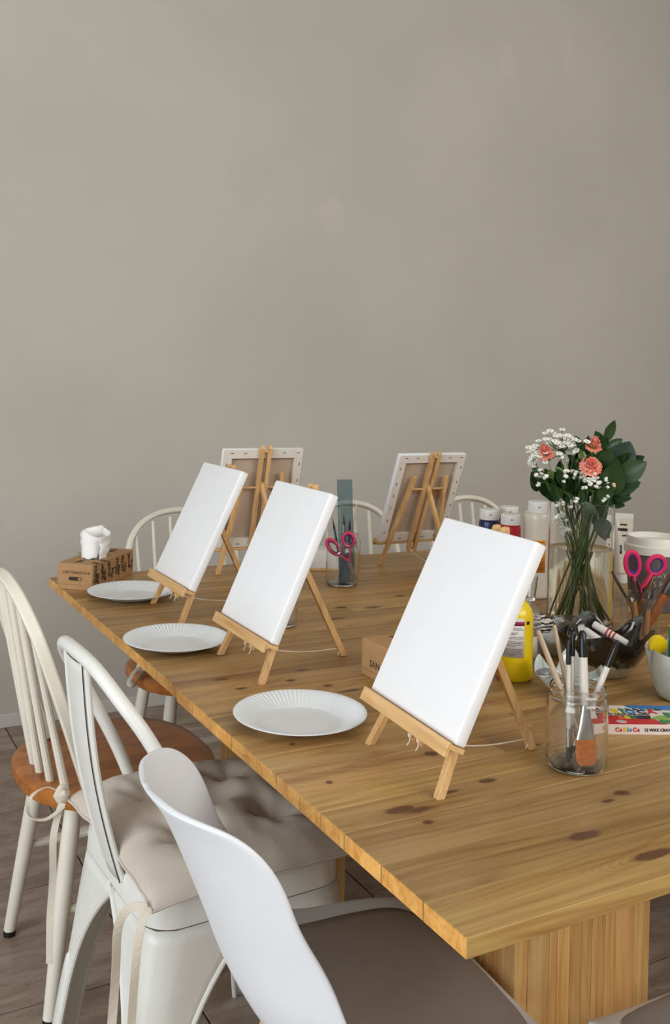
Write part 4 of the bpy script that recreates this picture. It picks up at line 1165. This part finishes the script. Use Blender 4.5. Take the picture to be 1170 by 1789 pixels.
def wavy_bowl(name, label, cat, loc, r0, r1, h, mat, lobes, amp, seed, rz=0., sq=1.0, wall=.0045, flare=1.0, ruffle=.010):
    t = thing(name, label, cat, loc, rz)
    n = 96; sg = seed
    def rad(k, a):
        base = lerp(r0, r1, sin(min(1, k)*pi/2)**flare)
        w_ = amp*k*k*(cos(lobes*a+sg)+.45*cos((lobes+2)*a+2.1*sg)+.3*cos((2*lobes-1)*a+sg*3))
        return base*(1+w_)
    def zz(k, a): return h*k+ruffle*k**3*(cos(lobes*a+sg+.6)+.6*cos((lobes+1)*a+1.7*sg))
    def fn(u, v):
        a = 2*pi*u
        if v <= .5: k = v*2; r = rad(k, a); return V((r*cos(a), sq*r*sin(a), max(.0, zz(k, a)) if k > 0 else 0))
        k = (1-v)*2; r = max(.001, rad(k, a)-wall*(.5+.5*min(1, k*4))); z = zz(k, a)+(.0 if k > .97 else 0)
        return V((r*cos(a), sq*r*sin(a), max(z, .005)))
    m = M(); m.grid(fn, n, 40, cu=True)
    m.f += [tuple(range(n-1, -1, -1)), tuple(40*n+k for k in range(n))]
    m.build('bowl', mat, t, ang=70)
    return t
wavy_bowl('ceramic_bowl', 'wavy ceramic bowl with glossy black drip glaze behind the front jar', 'bowl', (1.402, 1.395, TZ), .042, .085, .084, M_DARKGLAZE, 5, .11, 1.3, rz=.4, ruffle=.012)
wavy_bowl('ceramic_dish', 'pale petal-edged ceramic dish between the yellow bottle and front jar', 'dish', (1.236, 1.318, TZ), .030, .068, .050, M_PALEGLAZE, 4, .15, .3, rz=.9, ruffle=.011, sq=.80)
wavy_bowl('ceramic_dish', 'grey wavy ceramic dish between the vase and the black bowl', 'dish', (1.400, 1.545, TZ), .030, .062, .050, M_GREYGLAZE, 5, .12, 2.2, ruffle=.010)
wavy_bowl('ceramic_pot', 'pale celadon ceramic pot with yellow tools at the right edge', 'pot', (1.418, 1.222, TZ), .036, .060, .088, M_PALEGLAZE, 6, .05, .9, rz=.2, flare=.6, ruffle=.008)
# crumpled striped paper in the grey dish
M_STRIPE = None
def stripe_mat():
    t = NT('striped_paper'); co = t.n('TexCoord').outputs['Object']
    wv = t.n('TexWave', {'Vector': co, 'Scale': 42.0, 'Distortion': 5.0, 'Detail': 2.0, 'Detail Scale': 1.5}, bands_direction='Z').outputs[0]
    t.bsdf(col=t.mix(t.ramp(wv, .45, .55), S(214, 206, 196), S(36, 32, 30)), rough=.6); return t.m
t = thing('crumpled_paper', 'crumpled black and white striped paper beside the clear bottle', 'paper', (1.370, 1.560, TZ+.048))
def cr(u, v):
    a = 2*pi*u; b = pi*(v-.5)*.98; q = V((cos(a)*cos(b), sin(a)*cos(b), sin(b)))
    k = 1+.35*noise.noise(q*2.3+V((4, 1, 0)))+.22*abs(noise.noise(q*5))
    return V((q.x*.038*k, q.y*.026*k, q.z*.018*k+.012))
M().grid(cr, 40, 24, cu=True).build('paper_ball', stripe_mat(), t, ang=25)
# rolled paper tubes (glue sticks and chalk) in the black bowl
M_REDPRINT = pm('red_print', S(176, 60, 50), .5)
for k, (lab, a0, b0, z0, a1, b1, z1, r) in enumerate((('white chalk pastel with red print lying on top of the black bowl', .040, -.010, .060, -.016, .030, .088, .0075), ('white chalk pastel under the printed one in the black bowl', .010, -.020, .050, -.036, .020, .078, .0075), ('white chalk pastel deepest in the black bowl', -.005, -.008, .040, -.050, .002, .066, .0070))):
    bc = (1.402, 1.395)
    o, L = placed('pastel_stick', lab, 'pastel', at(bc, a0, b0, TZ+z0), at(bc, a1, b1, TZ+z1), 'pastels in the black bowl')
    M().tube([(0, 0, 0), (0, 0, .002), (0, 0, L-.002), (0, 0, L)], [r*.85, r, r, r*.85], n=16).build('stick', M_WHITEPL, o)
    if k == 0:
        M().tube([(0, 0, L*.25), (0, 0, L*.72)], r*1.03, n=16, caps=False).build('paper_sleeve', M_LABEL, o)
        for z in (.36, .46, .56): M().tube([(0, 0, L*z), (0, 0, L*(z+.05))], r*1.06, n=16, caps=False).build('printed_band', M_REDPRINT, o)
# shiny glass pebble in the pale dish
t = thing('glass_pebble', 'shiny grey glass pebble on the rim of the pale dish', 'pebble', (1.178, 1.318, TZ+.050))
M().lathe([(.0005, .006), (.008, .0055), (.0125, .003), (.014, 0), (.012, -.003), (.0005, -.004)], 20, fn=lambda r, z, a, i: (r*(1+.12*cos(2*a)), z)).build('pebble', pm('grey_glaze', S(120, 122, 124), .08, .1, coat=.8), t)
# modelling tools in the celadon pot
P_ = (1.418, 1.222)
M_YPL, M_GPL = pm('yellow_plastic', S(238, 206, 26), .35, .03), pm('green_plastic', S(24, 128, 78), .4, .03)
for lab, a, b, z, kind in (('yellow flower-edged plastic stamp in the celadon pot, front one', -.002, -.020, .100, 'flower'), ('round yellow plastic stamp at the left rim of the celadon pot', -.042, .008, .100, 'round'), ('yellow flower-edged plastic stamp behind the front one', .016, .006, .112, 'flower'), ('round yellow stamp at the frame edge in the celadon pot', .020, -.030, .098, 'round')):
    q = at(P_, a, b, TZ+.03)
    o = thing('plastic_stamp', lab, 'stamp', q, ca, 'yellow stamps in the celadon pot')
    n = 40; R_ = .021 if kind == 'flower' else .0165
    poly = [(R_*(1+(.10*cos(8*2*pi*k/n) if kind == 'flower' else 0))*cos(2*pi*k/n), R_*(1+(.10*cos(8*2*pi*k/n) if kind == 'flower' else 0))*sin(2*pi*k/n)) for k in range(n)]
    M().prism(poly, .012, frame((0, .006, z-.03-.004), (1, 0, 0), (0, -.25, 1))).build('stamp_head', M_YPL, o, bevel=.0012, seg=2)
    M().tube([(0, 0, 0), (0, 0, z-.05)], .006, n=12).build('handle', M_YPL, o)
o = thing('plastic_scraper', 'green plastic scraper sticking up from the celadon pot', 'scraper', at(P_, .004, .024, TZ+.03), ca+.15)
M().box((0, 0, .055), (.044, .006, .080)).build('blade', M_GPL, o, bevel=.0015)
M().box((0, 0, .0955), (.044, .0062, .003)).build('yellow_edge', M_YPL, o, bevel=.0008)

# ------------------------------------------------------------------ glass of clay tools
GX = (1.690, 1.575)
t = thing('drinking_glass', 'clear drinking glass packed with clay tools and pink scissors', 'glass', (GX[0], GX[1], TZ+.0004))
r0_, r1_, gh = .041, .0505, .092
M().lathe([(.0005, .001), (r0_*.95, .0), (r0_, .003), (r1_, gh), (r1_-.001, gh+.0008), (r1_-.0022, gh), (r0_-.0024, .008), (.0005, .007)], 48).build('glass_body', M_THIN, t, ang=50)
mt = frame(at(GX, -.004, .004, TZ+.098), RV*.97+V((0, 0, -.12)), FV*.95+V((0, 0, .2)))
scissors('pink scissors with purple grips standing in the glass of clay tools', mt, .98)
M_TOOLSTEEL = pm('dark_tool_steel', S(84, 82, 80), .35, .08, metal=.6)
M_TOOLWOOD = pm('beech_tool_handle', S(170, 122, 76), .5, .08)
M_TOOLBROWN = pm('brown_tool_handle', S(150, 74, 26), .4, .08)
M_SHINY = pm('polished_steel', S(214, 216, 220), .12, metal=1.)
def tool(label, a0, b0, a1, b1, z1, kind, hm, r=.006):
    o, L = placed('clay_tool', label, 'tool', at(GX, a0, b0, TZ+.010), at(GX, a1, b1, TZ+z1), 'clay tools in the glass')
    hl = L*.56
    M().tube([(0, 0, 0), (0, 0, hl*.1), (0, 0, hl*.5), (0, 0, hl)], [r*.8, r, r*1.08, r*.75], n=12).build('handle', hm, o)
    if kind == 'spatula':
        M().tube([(0, 0, hl), (0, 0, L*.68)], [.0022, .0020], n=8).build('neck', M_TOOLSTEEL, o)
        poly = [(0, 0), (.006, .008), (.0085, .026), (.006, .040), (0, .047), (-.006, .040), (-.0085, .026), (-.006, .008)]
        k = (L*.34)/.047
        M().prism([(x, y*k) for x, y in poly], .0016, frame((0, 0, L*.66), (1, 0, 0), (0, 0, 1))).build('blade', M_TOOLSTEEL if hm is not M_TOOLBROWN else M_TOOLWOOD, o, bevel=.0004)
    elif kind == 'loop':
        lp = [V((.007*sin(q*2*pi/18)*(1.1-.3*cos(q*2*pi/18)), 0, L*.78-(L*.22)*cos(q*2*pi/18))) for q in range(18)]
        M().tube(lp, .0012, n=6, closed=True).build('wire_loop', M_TOOLSTEEL, o)
    else:
        M().tube([(0, 0, hl), (0, 0, L*.8), (0, 0, L)], [.0028, .0035, .0026], n=10).build('shaft', M_SHINY if kind == 'shiny' else M_TOOLSTEEL, o)
    return o
tool('dark steel spatula leaning farthest left in the tool glass', .015, 0, -.060, -.006, .128, 'spatula', M_TOOLWOOD)
tool('thin dark rod tool at the left of the tool glass', .010, .01, -.066, .008, .142, 'rod', M_TOOLWOOD, .004)
tool('grey metal spatula before the left scissors grip', .012, -.02, -.018, -.024, .134, 'spatula', M_TOOLSTEEL)
tool('wire loop tool at the centre of the tool glass', -.012, -.016, -.028, -.020, .138, 'loop', M_TOOLWOOD)
tool('brown wooden leaf-shaped tool right of the scissors', -.020, .0, .026, .0, .142, 'spatula', M_TOOLBROWN, .007)
tool('small dark wooden knife behind the brown leaf-shaped tool', -.01, .015, .024, .016, .158, 'rod', M_TOOLBROWN, .005)
tool('grey loop tool low at the right of the glass', -.022, -.014, .022, -.026, .112, 'loop', M_TOOLSTEEL)
tool('short wire loop tool at the front rim of the glass', .004, -.026, .008, -.036, .110, 'loop', M_TOOLWOOD)
o, L = placed('large_brush', 'large brush with dark ferrule and shiny wrapped end at the right of the tool glass', 'brush', at(GX, .004, -.010, TZ+.012), at(GX, .090, -.012, TZ+.172))
M().tube([(0, 0, 0), (0, 0, .02), (0, 0, .085), (0, 0, .096)], [.008, .0105, .0105, .0095], n=16).build('handle', M_TOOLBROWN, o)
M().tube([(0, 0, .096), (0, 0, .10), (0, 0, .145)], [.0095, .0105, .0112], n=16).build('ferrule', M_TOOLSTEEL, o)
M().grid(lambda u, v: V(((.0108+.0025*v+.002*noise.noise(V((cos(2*pi*u)*2, sin(2*pi*u)*2, v*6))))*cos(2*pi*u), (.0108+.002*v)*sin(2*pi*u), .145+(L-.145)*v)), 22, 10, cu=True).build('wrapped_end', M_SHINY, o, ang=25)
o, L = placed('wooden_rod', 'brown wooden rod beside the large brush in the tool glass', 'rod', at(GX, .02, .016, TZ+.012), at(GX, .070, .012, TZ+.140))
M().tube([(0, 0, 0), (0, 0, L-.004), (0, 0, L)], [.005, .005, .003], n=12).build('shaft', M_TOOLBROWN, o)

# ------------------------------------------------------------------ flower vase
VX = (1.638, 1.716); VR, VH = .0765, .291; VZ = TZ-.0008
t = thing('glass_vase', 'tall straight glass vase half full of water holding the bouquet', 'vase', (VX[0], VX[1], VZ))
M().lathe([(.0005, .0005), (VR-.002, .0), (VR, .002), (VR, VH-.001), (VR-.0012, VH), (VR-.003, VH-.001), (VR-.0034, .016), (VR-.006, .011), (.0005, .010)], 72).build('glass_body', M_GLASS2, t, ang=50)
wt = thing('vase_water', 'clear slightly yellow water filling the lower half of the vase', 'water', (VX[0], VX[1], VZ))
M().lathe([(.0005, .0095), (VR-.0072, .0098), (VR-.0038, .016), (VR-.0032, .024), (VR-.0032, .1825), (VR-.0038, .182), (.0005, .182)], 64).build('water_body', M_WATER, wt, ang=50)
dg_ = (1.560, 1.655)
t = thing('glass_dish', 'small clear glass dish standing in front of the vase', 'dish', (dg_[0]-.045, dg_[1]-.040, TZ+.0004))
M().lathe([(.0005, .001), (.030, 0), (.036, .003), (.0440, .042), (.0432, .0428), (.0420, .042), (.0335, .006), (.0005, .005)], 48).build('glass_body', M_GLASS2, t, ang=50)

M_STEM = pm('green_stem', S(98, 128, 62), .5, .15, scale=30)
M_STEMD = pm('dark_green_stem', S(66, 94, 46), .5, .15, scale=30)
M_LEAF = pm('dark_leaf', S(44, 70, 34), .42, .16, scale=22)
M_LEAFB = pm('bluish_leaf', S(42, 62, 48), .5, .12, scale=22)
M_LEAFL = pm('bright_leaf', S(88, 116, 50), .5, .12, scale=22)
M_CORAL = pm('coral_petal', S(238, 152, 130), .7, .10, scale=90)
M_CORALD = pm('deep_coral_petal', S(228, 122, 102), .7, .10, scale=90)
M_PETALW = pm('white_petal', S(236, 236, 226), .7, .03)
M_PETALB = pm('ice_blue_petal', S(206, 222, 220), .7, .04)
M_CENTRE = pm('yellow_green_centre', S(176, 170, 60), .8, .1)
leaf_meshes = {}
def leaf_mesh(L, W, curl, fold, mat, key):
    if key in leaf_meshes: return leaf_meshes[key]
    def fn(u, v):
        x = 2*u-1; w_ = W/2*(sin(pi*min(1, v**.82))**.85 if 0 < v < 1 else 0)*(1.0)
        return V((x*w_, L*v*cos(curl*v*.6), L*(sin(curl*v)*.45*v)+fold*abs(x)*w_))
    me = M().grid(fn, 4, 9).mesh('leaf', ang=80, weld=False)
    me.materials.append(mat); leaf_meshes[key] = me
    return me
for k_, m_ in (('d', M_LEAF), ('b', M_LEAFB), ('l', M_LEAFL)):
    leaf_mesh(1, .46, .7, .35, m_, k_+'n'); leaf_mesh(1, .78, .4, .22, m_, k_+'w'); leaf_mesh(1, .26, .9, .35, m_, k_+'s')
def BP(a, b, z): q = at(VX, a, b, z); return q
def stem_path(head, base):
    """from the foot of the vase, past the rim, to the flower head"""
    head, base = V(head), V(base)
    rim_z = VZ+VH
    k = (rim_z-base.z)/(head.z-base.z) if head.z > rim_z else 1
    mid = base.lerp(head, k); off = V((mid.x-VX[0], mid.y-VX[1], 0))
    mx = VR-.010
    if off.length > mx: mid = V((VX[0]+off.x/off.length*mx, VX[1]+off.y/off.length*mx, mid.z))
    return catmull([base, base.lerp(mid, .5), mid, head], 6)
def branch(name, label, cat, head, base, r, smat, leaves=(), group=None):
    base = V(base); t = thing(name, label, cat, base, 0, group)
    pth = stem_path(head, base); n = len(pth)
    M().tube([p-base for p in pth], [lerp(r, r*.55, i/(n-1)) for i in range(n)], n=7).build('stem', smat, t)
    for key, p, d, L, roll, W in leaves:
        p = V(p); d = V(d).normalized(); nn = -FV+V((0, 0, .55))+RV*(.9*roll); nn = (nn-d*nn.dot(d)).normalized()
        X = d.cross(nn).normalized(); Z = X.cross(d)
        mt = Matrix(((X.x*L*W, d.x*L, Z.x*L, 0), (X.y*L*W, d.y*L, Z.y*L, 0), (X.z*L*W, d.z*L, Z.z*L, 0), (0, 0, 0, 1)))
        mt.translation = p-base
        place('leaf', leaf_meshes[key], None, t, mtx=mt)
    return t, pth
rf = random.Random(21)
def foot(): 
    a = rf.uniform(0, 2*pi); r_ = rf.uniform(.015, .055); return (VX[0]+r_*cos(a), VX[1]+r_*sin(a), VZ+.018)
def foot_opp(head): 
    o = V((head[0]-VX[0], head[1]-VX[1], 0)); o = o/max(o.length, .001); r_ = rf.uniform(.02, .055)
    q = V((VX[0], VX[1], VZ+.017))-o*r_+V((rf.uniform(-.02, .02), rf.uniform(-.02, .02), 0)); return q
def world_dir(a, b, z): v = RV*a+FV*b; return V((v.x, v.y, z))
# px offsets were read as (a across, z up): leaf = (key, a, b, z, da, db, dz, length, roll, width)
def leafy(label, head, leaves, group='leafy branches in the vase', r=.0022, mat=M_STEMD, short=False):
    hd = BP(*head); ft = foot_opp(hd)
    if short: ft = V((lerp(VX[0], hd.x, .5), lerp(VX[1], hd.y, .5), VZ+.21))
    return branch('leafy_branch', label, 'foliage', hd, ft, r, mat,
        [(k, BP(a, b, z), world_dir(da, db, dz), L, roll, W) for k, a, b, z, da, db, dz, L, roll, W in leaves], group)
leafy('tall leafy sprig reaching highest above the vase', (.055, .01, 1.215), [
    ('dn', .054, .01, 1.180, .25, .1, 1, .062, .5, 1), ('dn', .050, .0, 1.160, -.55, 0, 1, .062, -.4, 1), ('dn', .052, 0, 1.165, .95, -.1, .55, .050, .3, 1),
    ('dn', .045, 0, 1.135, .9, -.2, .15, .060, .3, 1), ('dn', .040, 0, 1.13, -.9, -.1, .5, .05, .4, 1), ('dw', .040, -.01, 1.085, .35, -.3, .8, .055, .2, 1)])
leafy('upright leafy sprig above the coral carnations', (-.005, .0, 1.185), [
    ('dn', -.004, 0, 1.150, -.45, 0, 1, .056, -.3, 1), ('dn', .008, .0, 1.150, .55, 0, 1, .058, .4, 1), ('dn', .022, -.028, 1.130, .35, -.1, 1, .044, .2, 1.15), ('ln', -.008, -.03, 1.135, -.4, 0, .9, .034, .2, 1), ('dn', -.01, 0, 1.13, -.95, 0, .4, .04, .2, 1)])
leafy('broad bluish leaves on the right side of the bouquet', (.105, .0, 1.160), [
    ('bw', .072, -.02, 1.120, .45, 0, 1, .075, .1, 1.1), ('dw', .072, -.03, 1.095, .95, -.1, .62, .082, .3, .8), ('dn', .100, .01, 1.125, 1, 0, .42, .056, .2, 1.1), ('dn', .095, .0, 1.12, 1, .1, .8, .05, .2, 1)])
leafy('low leaves drooping to the right over the vase rim', (.085, -.005, 1.085), [
    ('dw', .062, -.02, 1.068, 1, -.1, .30, .072, .4, .75), ('dn', .070, -.01, 1.050, 1, -.1, -.10, .045, .5, 1.1), ('dn', .068, 0, 1.045, .8, 0, .2, .05, .2, 1.2), ('dn', .06, .02, 1.04, .9, 0, -.35, .05, .4, 1.3)])
leafy('dark broad leaves at the heart of the bouquet', (.05, -.01, 1.13), [
    ('dw', .048, -.035, 1.055, .15, -.2, 1, .095, .0, .85), ('dw', .058, -.030, 1.075, -.05, -.2, 1, .085, .2, .8), ('dw', .040, -.03, 1.115, .2, -.2, 1, .06, -.2, .9), ('dw', .030, -.045, 1.045, .3, -.2, .9, .055, .3, .9), ('dw', .066, -.02, 1.10, -.2, -.1, 1, .06, .1, .9)])
leafy('leaf bending over the left side of the vase', (-.118, .0, 1.115), [
    ('dw', -.092, -.01, 1.085, -.8, -.1, .62, .050, .3, .85), ('dw', -.108, -.005, 1.060, -.5, -.1, 1, .055, .4, .8), ('dn', -.075, 0, 1.055, -.7, 0, .8, .06, .2, 1.2)])
leafy('dark ragged leaves low on the left of the vase rim', (-.105, .01, 1.072), [
    ('dn', -.068, 0, 1.045, -1, 0, .40, .055, .4, .9), ('ds', -.088, 0, 1.062, -1, 0, .25, .04, .2, 1), ('dn', -.060, -.02, 1.040, -.8, -.1, .9, .055, .5, 1.1), ('ds', -.07, -.02, 1.04, -.9, -.1, .3, .035, .2, 1.2)])
leafy('bright leaves hanging inside the vase mouth', (.0, -.03, 1.055), [
    ('bw', .028, -.055, 1.010, .15, 0, -1, .055, .3, 1.1), ('dn', -.010, -.05, 1.045, .5, -.2, -.8, .05, .3, 1.1), ('dn', .0, -.03, 1.04, -.6, -.1, .7, .05, .2, 1.2), ('dn', .02, -.03, 1.03, .3, -.2, .9, .06, .1, 1.1), ('ln', -.085, -.02, 1.115, .2, 0, -1, .026, .3, 1.6), ('ln', -.072, -.02, 1.12, .6, 0, -.6, .028, .3, 1.5)])
leafy('thin leafy stems filling the left half of the bouquet', (-.055, .0, 1.10), [
    ('dn', -.045, 0, 1.055, -.5, 0, 1, .06, .2, 1), ('dn', -.03, -.02, 1.045, -.4, -.1, 1, .06, .5, 1), ('dn', -.02, .01, 1.05, -.2, 0, 1, .07, .2, 1), ('ds', -.06, .0, 1.06, -.6, 0, 1, .05, .2, 1.2), ('dn', -.01, .02, 1.06, .1, 0, 1, .06, .2, 1.1), ('dn', .015, .02, 1.05, .3, 0, 1, .07, .2, 1.1), ('dn', -.05, .02, 1.09, -.2, 0, 1, .05, .3, 1.1)])

rl_ = random.Random(33)
def filler(label, n, a0, a1, z0, z1, b0, b1, key='dn', out=1.0, L0=.045, L1=.075):
    lv = []
    for k in range(n):
        a, z, b = rl_.uniform(a0, a1), rl_.uniform(z0, z1), rl_.uniform(b0, b1)
        lv.append((key, a, b, z, out*a*9+rl_.uniform(-.35, .35), rl_.uniform(-.4, .1), 1+rl_.uniform(-.3, .2), rl_.uniform(L0, L1), rl_.uniform(-.7, .7), rl_.uniform(.6, .95)))
    leafy(label, ((a0+a1)/2, (b0+b1)/2, z1), lv, short=True)
filler('dense dark leaves just above the left of the vase rim', 20, -.075, -.005, 1.035, 1.085, -.04, .03)
filler('dense dark leaves just above the middle of the vase rim', 18, -.025, .045, 1.035, 1.10, -.035, .03)
filler('dense dark leaves rising on the right half of the bouquet', 16, .025, .085, 1.04, 1.135, -.03, .035)
filler('dark leaves behind the coral flowers at the top', 12, -.015, .06, 1.10, 1.15, .0, .04, L0=.04, L1=.055)
filler('narrow leaves pressed inside the vase mouth', 16, -.055, .055, .97, 1.03, -.03, .03, key='ds', out=.3)
def carnation(label, head, r, mat, seed, tilt=(0, 0, 1), open_=1.0):
    hd = BP(*head); t, pth = branch('carnation', label, 'flower', hd, foot_opp(hd), .0018, M_STEM, (), 'coral carnations in the vase')
    base = V(t.location); rg_ = random.Random(seed)
    d = V(tilt).normalized()
    q = d.to_track_quat('Z', 'Y')
    cal = M().lathe([(.0006, -.020), (.0045, -.018), (.0062, -.008), (.0068, .002), (.0075, .006)], 14)
    cal.v = [q @ v+hd-base for v in cal.v]; cal.build('calyx', M_LEAFL, t)
    for ring, (nr, rad, hz) in enumerate(((7, 1.0, .002), (7, .80, .009), (6, .55, .014), (4, .28, .018))):
        for k in range(nr):
            a0 = 2*pi*(k+.5*ring)/nr+rg_.uniform(-.2, .2); wd = 2*pi/nr*.72
            def pet(u, v, a0=a0, wd=wd, rad=rad, hz=hz, sd=rg_.random()*9):
                a = a0+(u-.5)*wd*2*(.35+.65*v)
                rr = r*rad*v*(1+.07*sin(u*26+sd)*v)
                z = hz*v*open_*1.1+r*.28*(1-rad)*v+.0022*sin(u*17+sd*2)*v*v-.35*r*max(0, v-.6)**2*rad*3
                return V((rr*cos(a), rr*sin(a), z))
            m = M().grid(pet, 12, 5); m.v = [q @ v+hd-base for v in m.v]
            m.build('petal', mat if (k+ring) % 3 else M_CORALD, t, ang=180, weld=False)
    return t
carnation('coral carnation in the middle of the bouquet, the largest', (.003, -.055, 1.128), .026, M_CORAL, 3, world_dir(-.1, -.8, .6))
carnation('coral carnation at the upper left beside the white daisies', (-.095, -.030, 1.150), .019, M_CORAL, 5, world_dir(-.4, -.5, .8), 1.4)
carnation('coral carnation half hidden by leaves at the top centre', (.019, -.015, 1.168), .020, M_CORAL, 8, world_dir(.1, -.4, .9), 1.3)
hd = BP(.060, -.045, 1.082)
t, pth = branch('carnation_bud', 'small cream closed bud low on the right of the bouquet', 'flower', hd, foot_opp(hd), .0016, M_STEM)
b0 = V(t.location)
M().lathe([(.0005, -.008), (.0045, -.005), (.0058, .001), (.0048, .007), (.0005, .0095)], 14, c=hd-b0).build('bud', pm('cream_bud', S(226, 206, 160), .7), t)
M().lathe([(.0006, -.012), (.0050, -.006), (.0062, -.001)], 12, c=hd-b0).build('calyx', M_LEAFL, t)

def daisy_head(m, mc, c, d, r, n, rg_):
    q = V(d).normalized().to_track_quat('Z', 'Y')
    for k in range(n):
        a = 2*pi*k/n+rg_.uniform(-.1, .1); w_ = r*.30; rr = r*rg_.uniform(.85, 1.05)
        dx, dy = cos(a), sin(a)
        pts = [V((dx*r*.15, dy*r*.15, .001)), V((dx*rr*.65-dy*w_, dy*rr*.65+dx*w_, r*.20)), V((dx*rr, dy*rr, r*.10)), V((dx*rr*.65+dy*w_, dy*rr*.65-dx*w_, r*.20))]
        b = len(m.v); m.v += [q @ p+c for p in pts]; m.f.append((b, b+1, b+2, b+3))
    mc.lathe([(.0003, r*.26), (r*.13, r*.2), (r*.15, 0)], 8, c=c)
# white daisy cluster (upper left)
hd = BP(-.055, .005, 1.150)
t, pth = branch('daisy_spray', 'cluster of small white daisies at the top left of the bouquet', 'flower', hd, foot_opp(hd), .0020, M_STEM)
b0 = V(t.location); rg_ = random.Random(17)
for k in range(64):
    if k < 40: a, z = -.058+rg_.gauss(0, .024), 1.182+rg_.gauss(0, .013)
    elif k < 54: a, z = rg_.uniform(-.128, -.095), rg_.uniform(1.130, 1.170)
    else: a, z = rg_.uniform(-.085, -.02), rg_.uniform(1.145, 1.175)
    z = min(z, 1.213); b = rg_.uniform(-.045, .03)
    c = BP(a, b, z)-b0; dr = world_dir(a*3+.1, -.45+b*2, .9)
    pm_, pc_ = M(), M(); daisy_head(pm_, pc_, c, dr, rg_.uniform(.0080, .0105), 9, rg_)
    j = hd-b0; pc = M().tube([j+(c-j)*.1, j.lerp(c, .6), c], [.0011, .0008, .0007], n=5)
    hdo = pm_.build('daisy', M_PETALW, t, smooth=False, weld=False)
    pc_.build('daisy_centre', M_CENTRE, hdo); pc.build('stalk', M_STEMD, hdo)
# baby's breath
def gyp(label, pts, head, seed):
    hd = BP(*head); t, pth = branch('gypsophila_spray', label, 'flower', hd, foot_opp(hd), .0014, M_STEM, (), 'sprays of tiny white flowers')
    b0 = V(t.location); rg_ = random.Random(seed); m, s_ = M(), M()
    for a, b, z in pts:
        c = BP(a, b, z)-b0; r_ = rg_.uniform(.0034, .0052)
        for k in range(3):
            o = V((rg_.uniform(-1, 1), rg_.uniform(-1, 1), rg_.uniform(-1, 1)))*.0022
            m.lathe([(.0002, -.8*r_), (.75*r_, -.4*r_), (r_, .1*r_), (.7*r_, .6*r_), (.0002, .75*r_)], 7, c=c+o, fn=lambda r, z2, a2, i: (r*(1+.25*cos(3*a2+k)), z2))
        j = hd-b0; s_.tube([j.lerp(c, -.2)+V((0, 0, -.01)), j.lerp(c, .55), c], .0006, n=4)
    tag(m.build('blossoms', M_PETALW, t, weld=False), kind='stuff'); tag(s_.build('fine_stalks', M_STEM, t, weld=False), kind='stuff')
rg_ = random.Random(4)
gyp("white baby's breath scattered left of the middle carnation", [(rg_.uniform(-.065, -.005), rg_.uniform(-.06, .0), rg_.uniform(1.085, 1.165)) for _ in range(30)], (-.035, -.02, 1.11), 1)
gyp("white baby's breath just under the middle carnation", [(rg_.gauss(.004, .016), -.058+rg_.uniform(-.01, .01), rg_.gauss(1.092, .010)) for _ in range(26)]+[(.045, -.05, 1.058), (.040, -.05, 1.052), (.036, -.05, 1.047)], (.003, -.035, 1.08), 2)
gyp("white baby's breath at the far left edge of the bouquet", [(rg_.gauss(-.112, .007), rg_.uniform(-.04, 0), rg_.gauss(1.100, .010)) for _ in range(10)]+[(-.028, -.055, 1.052), (-.03, -.055, 1.047)], (-.09, -.01, 1.09), 3)
gyp("white baby's breath squeezed inside the left of the vase", [(-.055+rg_.gauss(0, .010), -.035, rg_.uniform(.965, 1.045)) for _ in range(24)], (-.05, -.02, 1.02), 6)
def mum(label, head, r, mat, seed, tilt):
    hd = BP(*head); t, pth = branch('chrysanthemum', label, 'flower', hd, foot_opp(hd), .0020, M_STEM, (), 'white chrysanthemums in the vase')
    b0 = V(t.location); rg_ = random.Random(seed); q = V(tilt).normalized().to_track_quat('Z', 'Y')
    for ring, (n, rad, el) in enumerate(((13, 1.0, .12), (12, .85, .45), (9, .62, .85), (6, .40, 1.2))):
        for k in range(n):
            a = 2*pi*(k+.5*ring)/n; L = r*rad*rg_.uniform(.9, 1.08)
            def pt(u, v, a=a, L=L, el=el):
                x = L*v*cos(el*(1-.4*v)); z = L*v*sin(el*(1-.4*v)); w_ = (u-.5)*L*.36*(sin(pi*min(.93, v*.8+.14)))
                return V((x*cos(a)-w_*sin(a), x*sin(a)+w_*cos(a), z+abs(u-.5)*.003))
            m = M().grid(pt, 2, 4); m.v = [q @ v+hd-b0 for v in m.v]
            m.build('petal', mat, t, ang=180, weld=False)
    return t
mum('pale blue-white chrysanthemum facing right at the right side of the bouquet', (.112, -.005, 1.105), .034, M_PETALB, 5, world_dir(.85, -.1, .45))
mum('white chrysanthemum peeking out at the left edge of the bouquet', (-.118, .0, 1.135), .020, M_PETALW, 6, world_dir(-.8, -.3, .4))
mum('white flower hanging low at the right behind the vase rim', (.098, .03, 1.045), .024, M_PETALB, 9, world_dir(.8, .1, -.2))
# bare stems crossing in the water
for k in range(9):
    a = 2*pi*k/9+.3; hd = V((VX[0]+.050*cos(a), VX[1]+.050*sin(a), VZ+VH+.03+.02*(k % 3)))
    branch('cut_stem', '%s of the bare green stems inside the vase' % (('thick dark one', 'thin bright one', 'thin dark one')[k % 3]+(' nearest the viewer', ' at the side', ' at the back')[k//3]), 'stem', hd, (VX[0]-.045*cos(a+.5), VX[1]-.045*sin(a+.5), VZ+.0165), .0024 if k % 3 else .0034, M_STEM if k % 2 else M_STEMD, (), 'bare stems inside the vase')
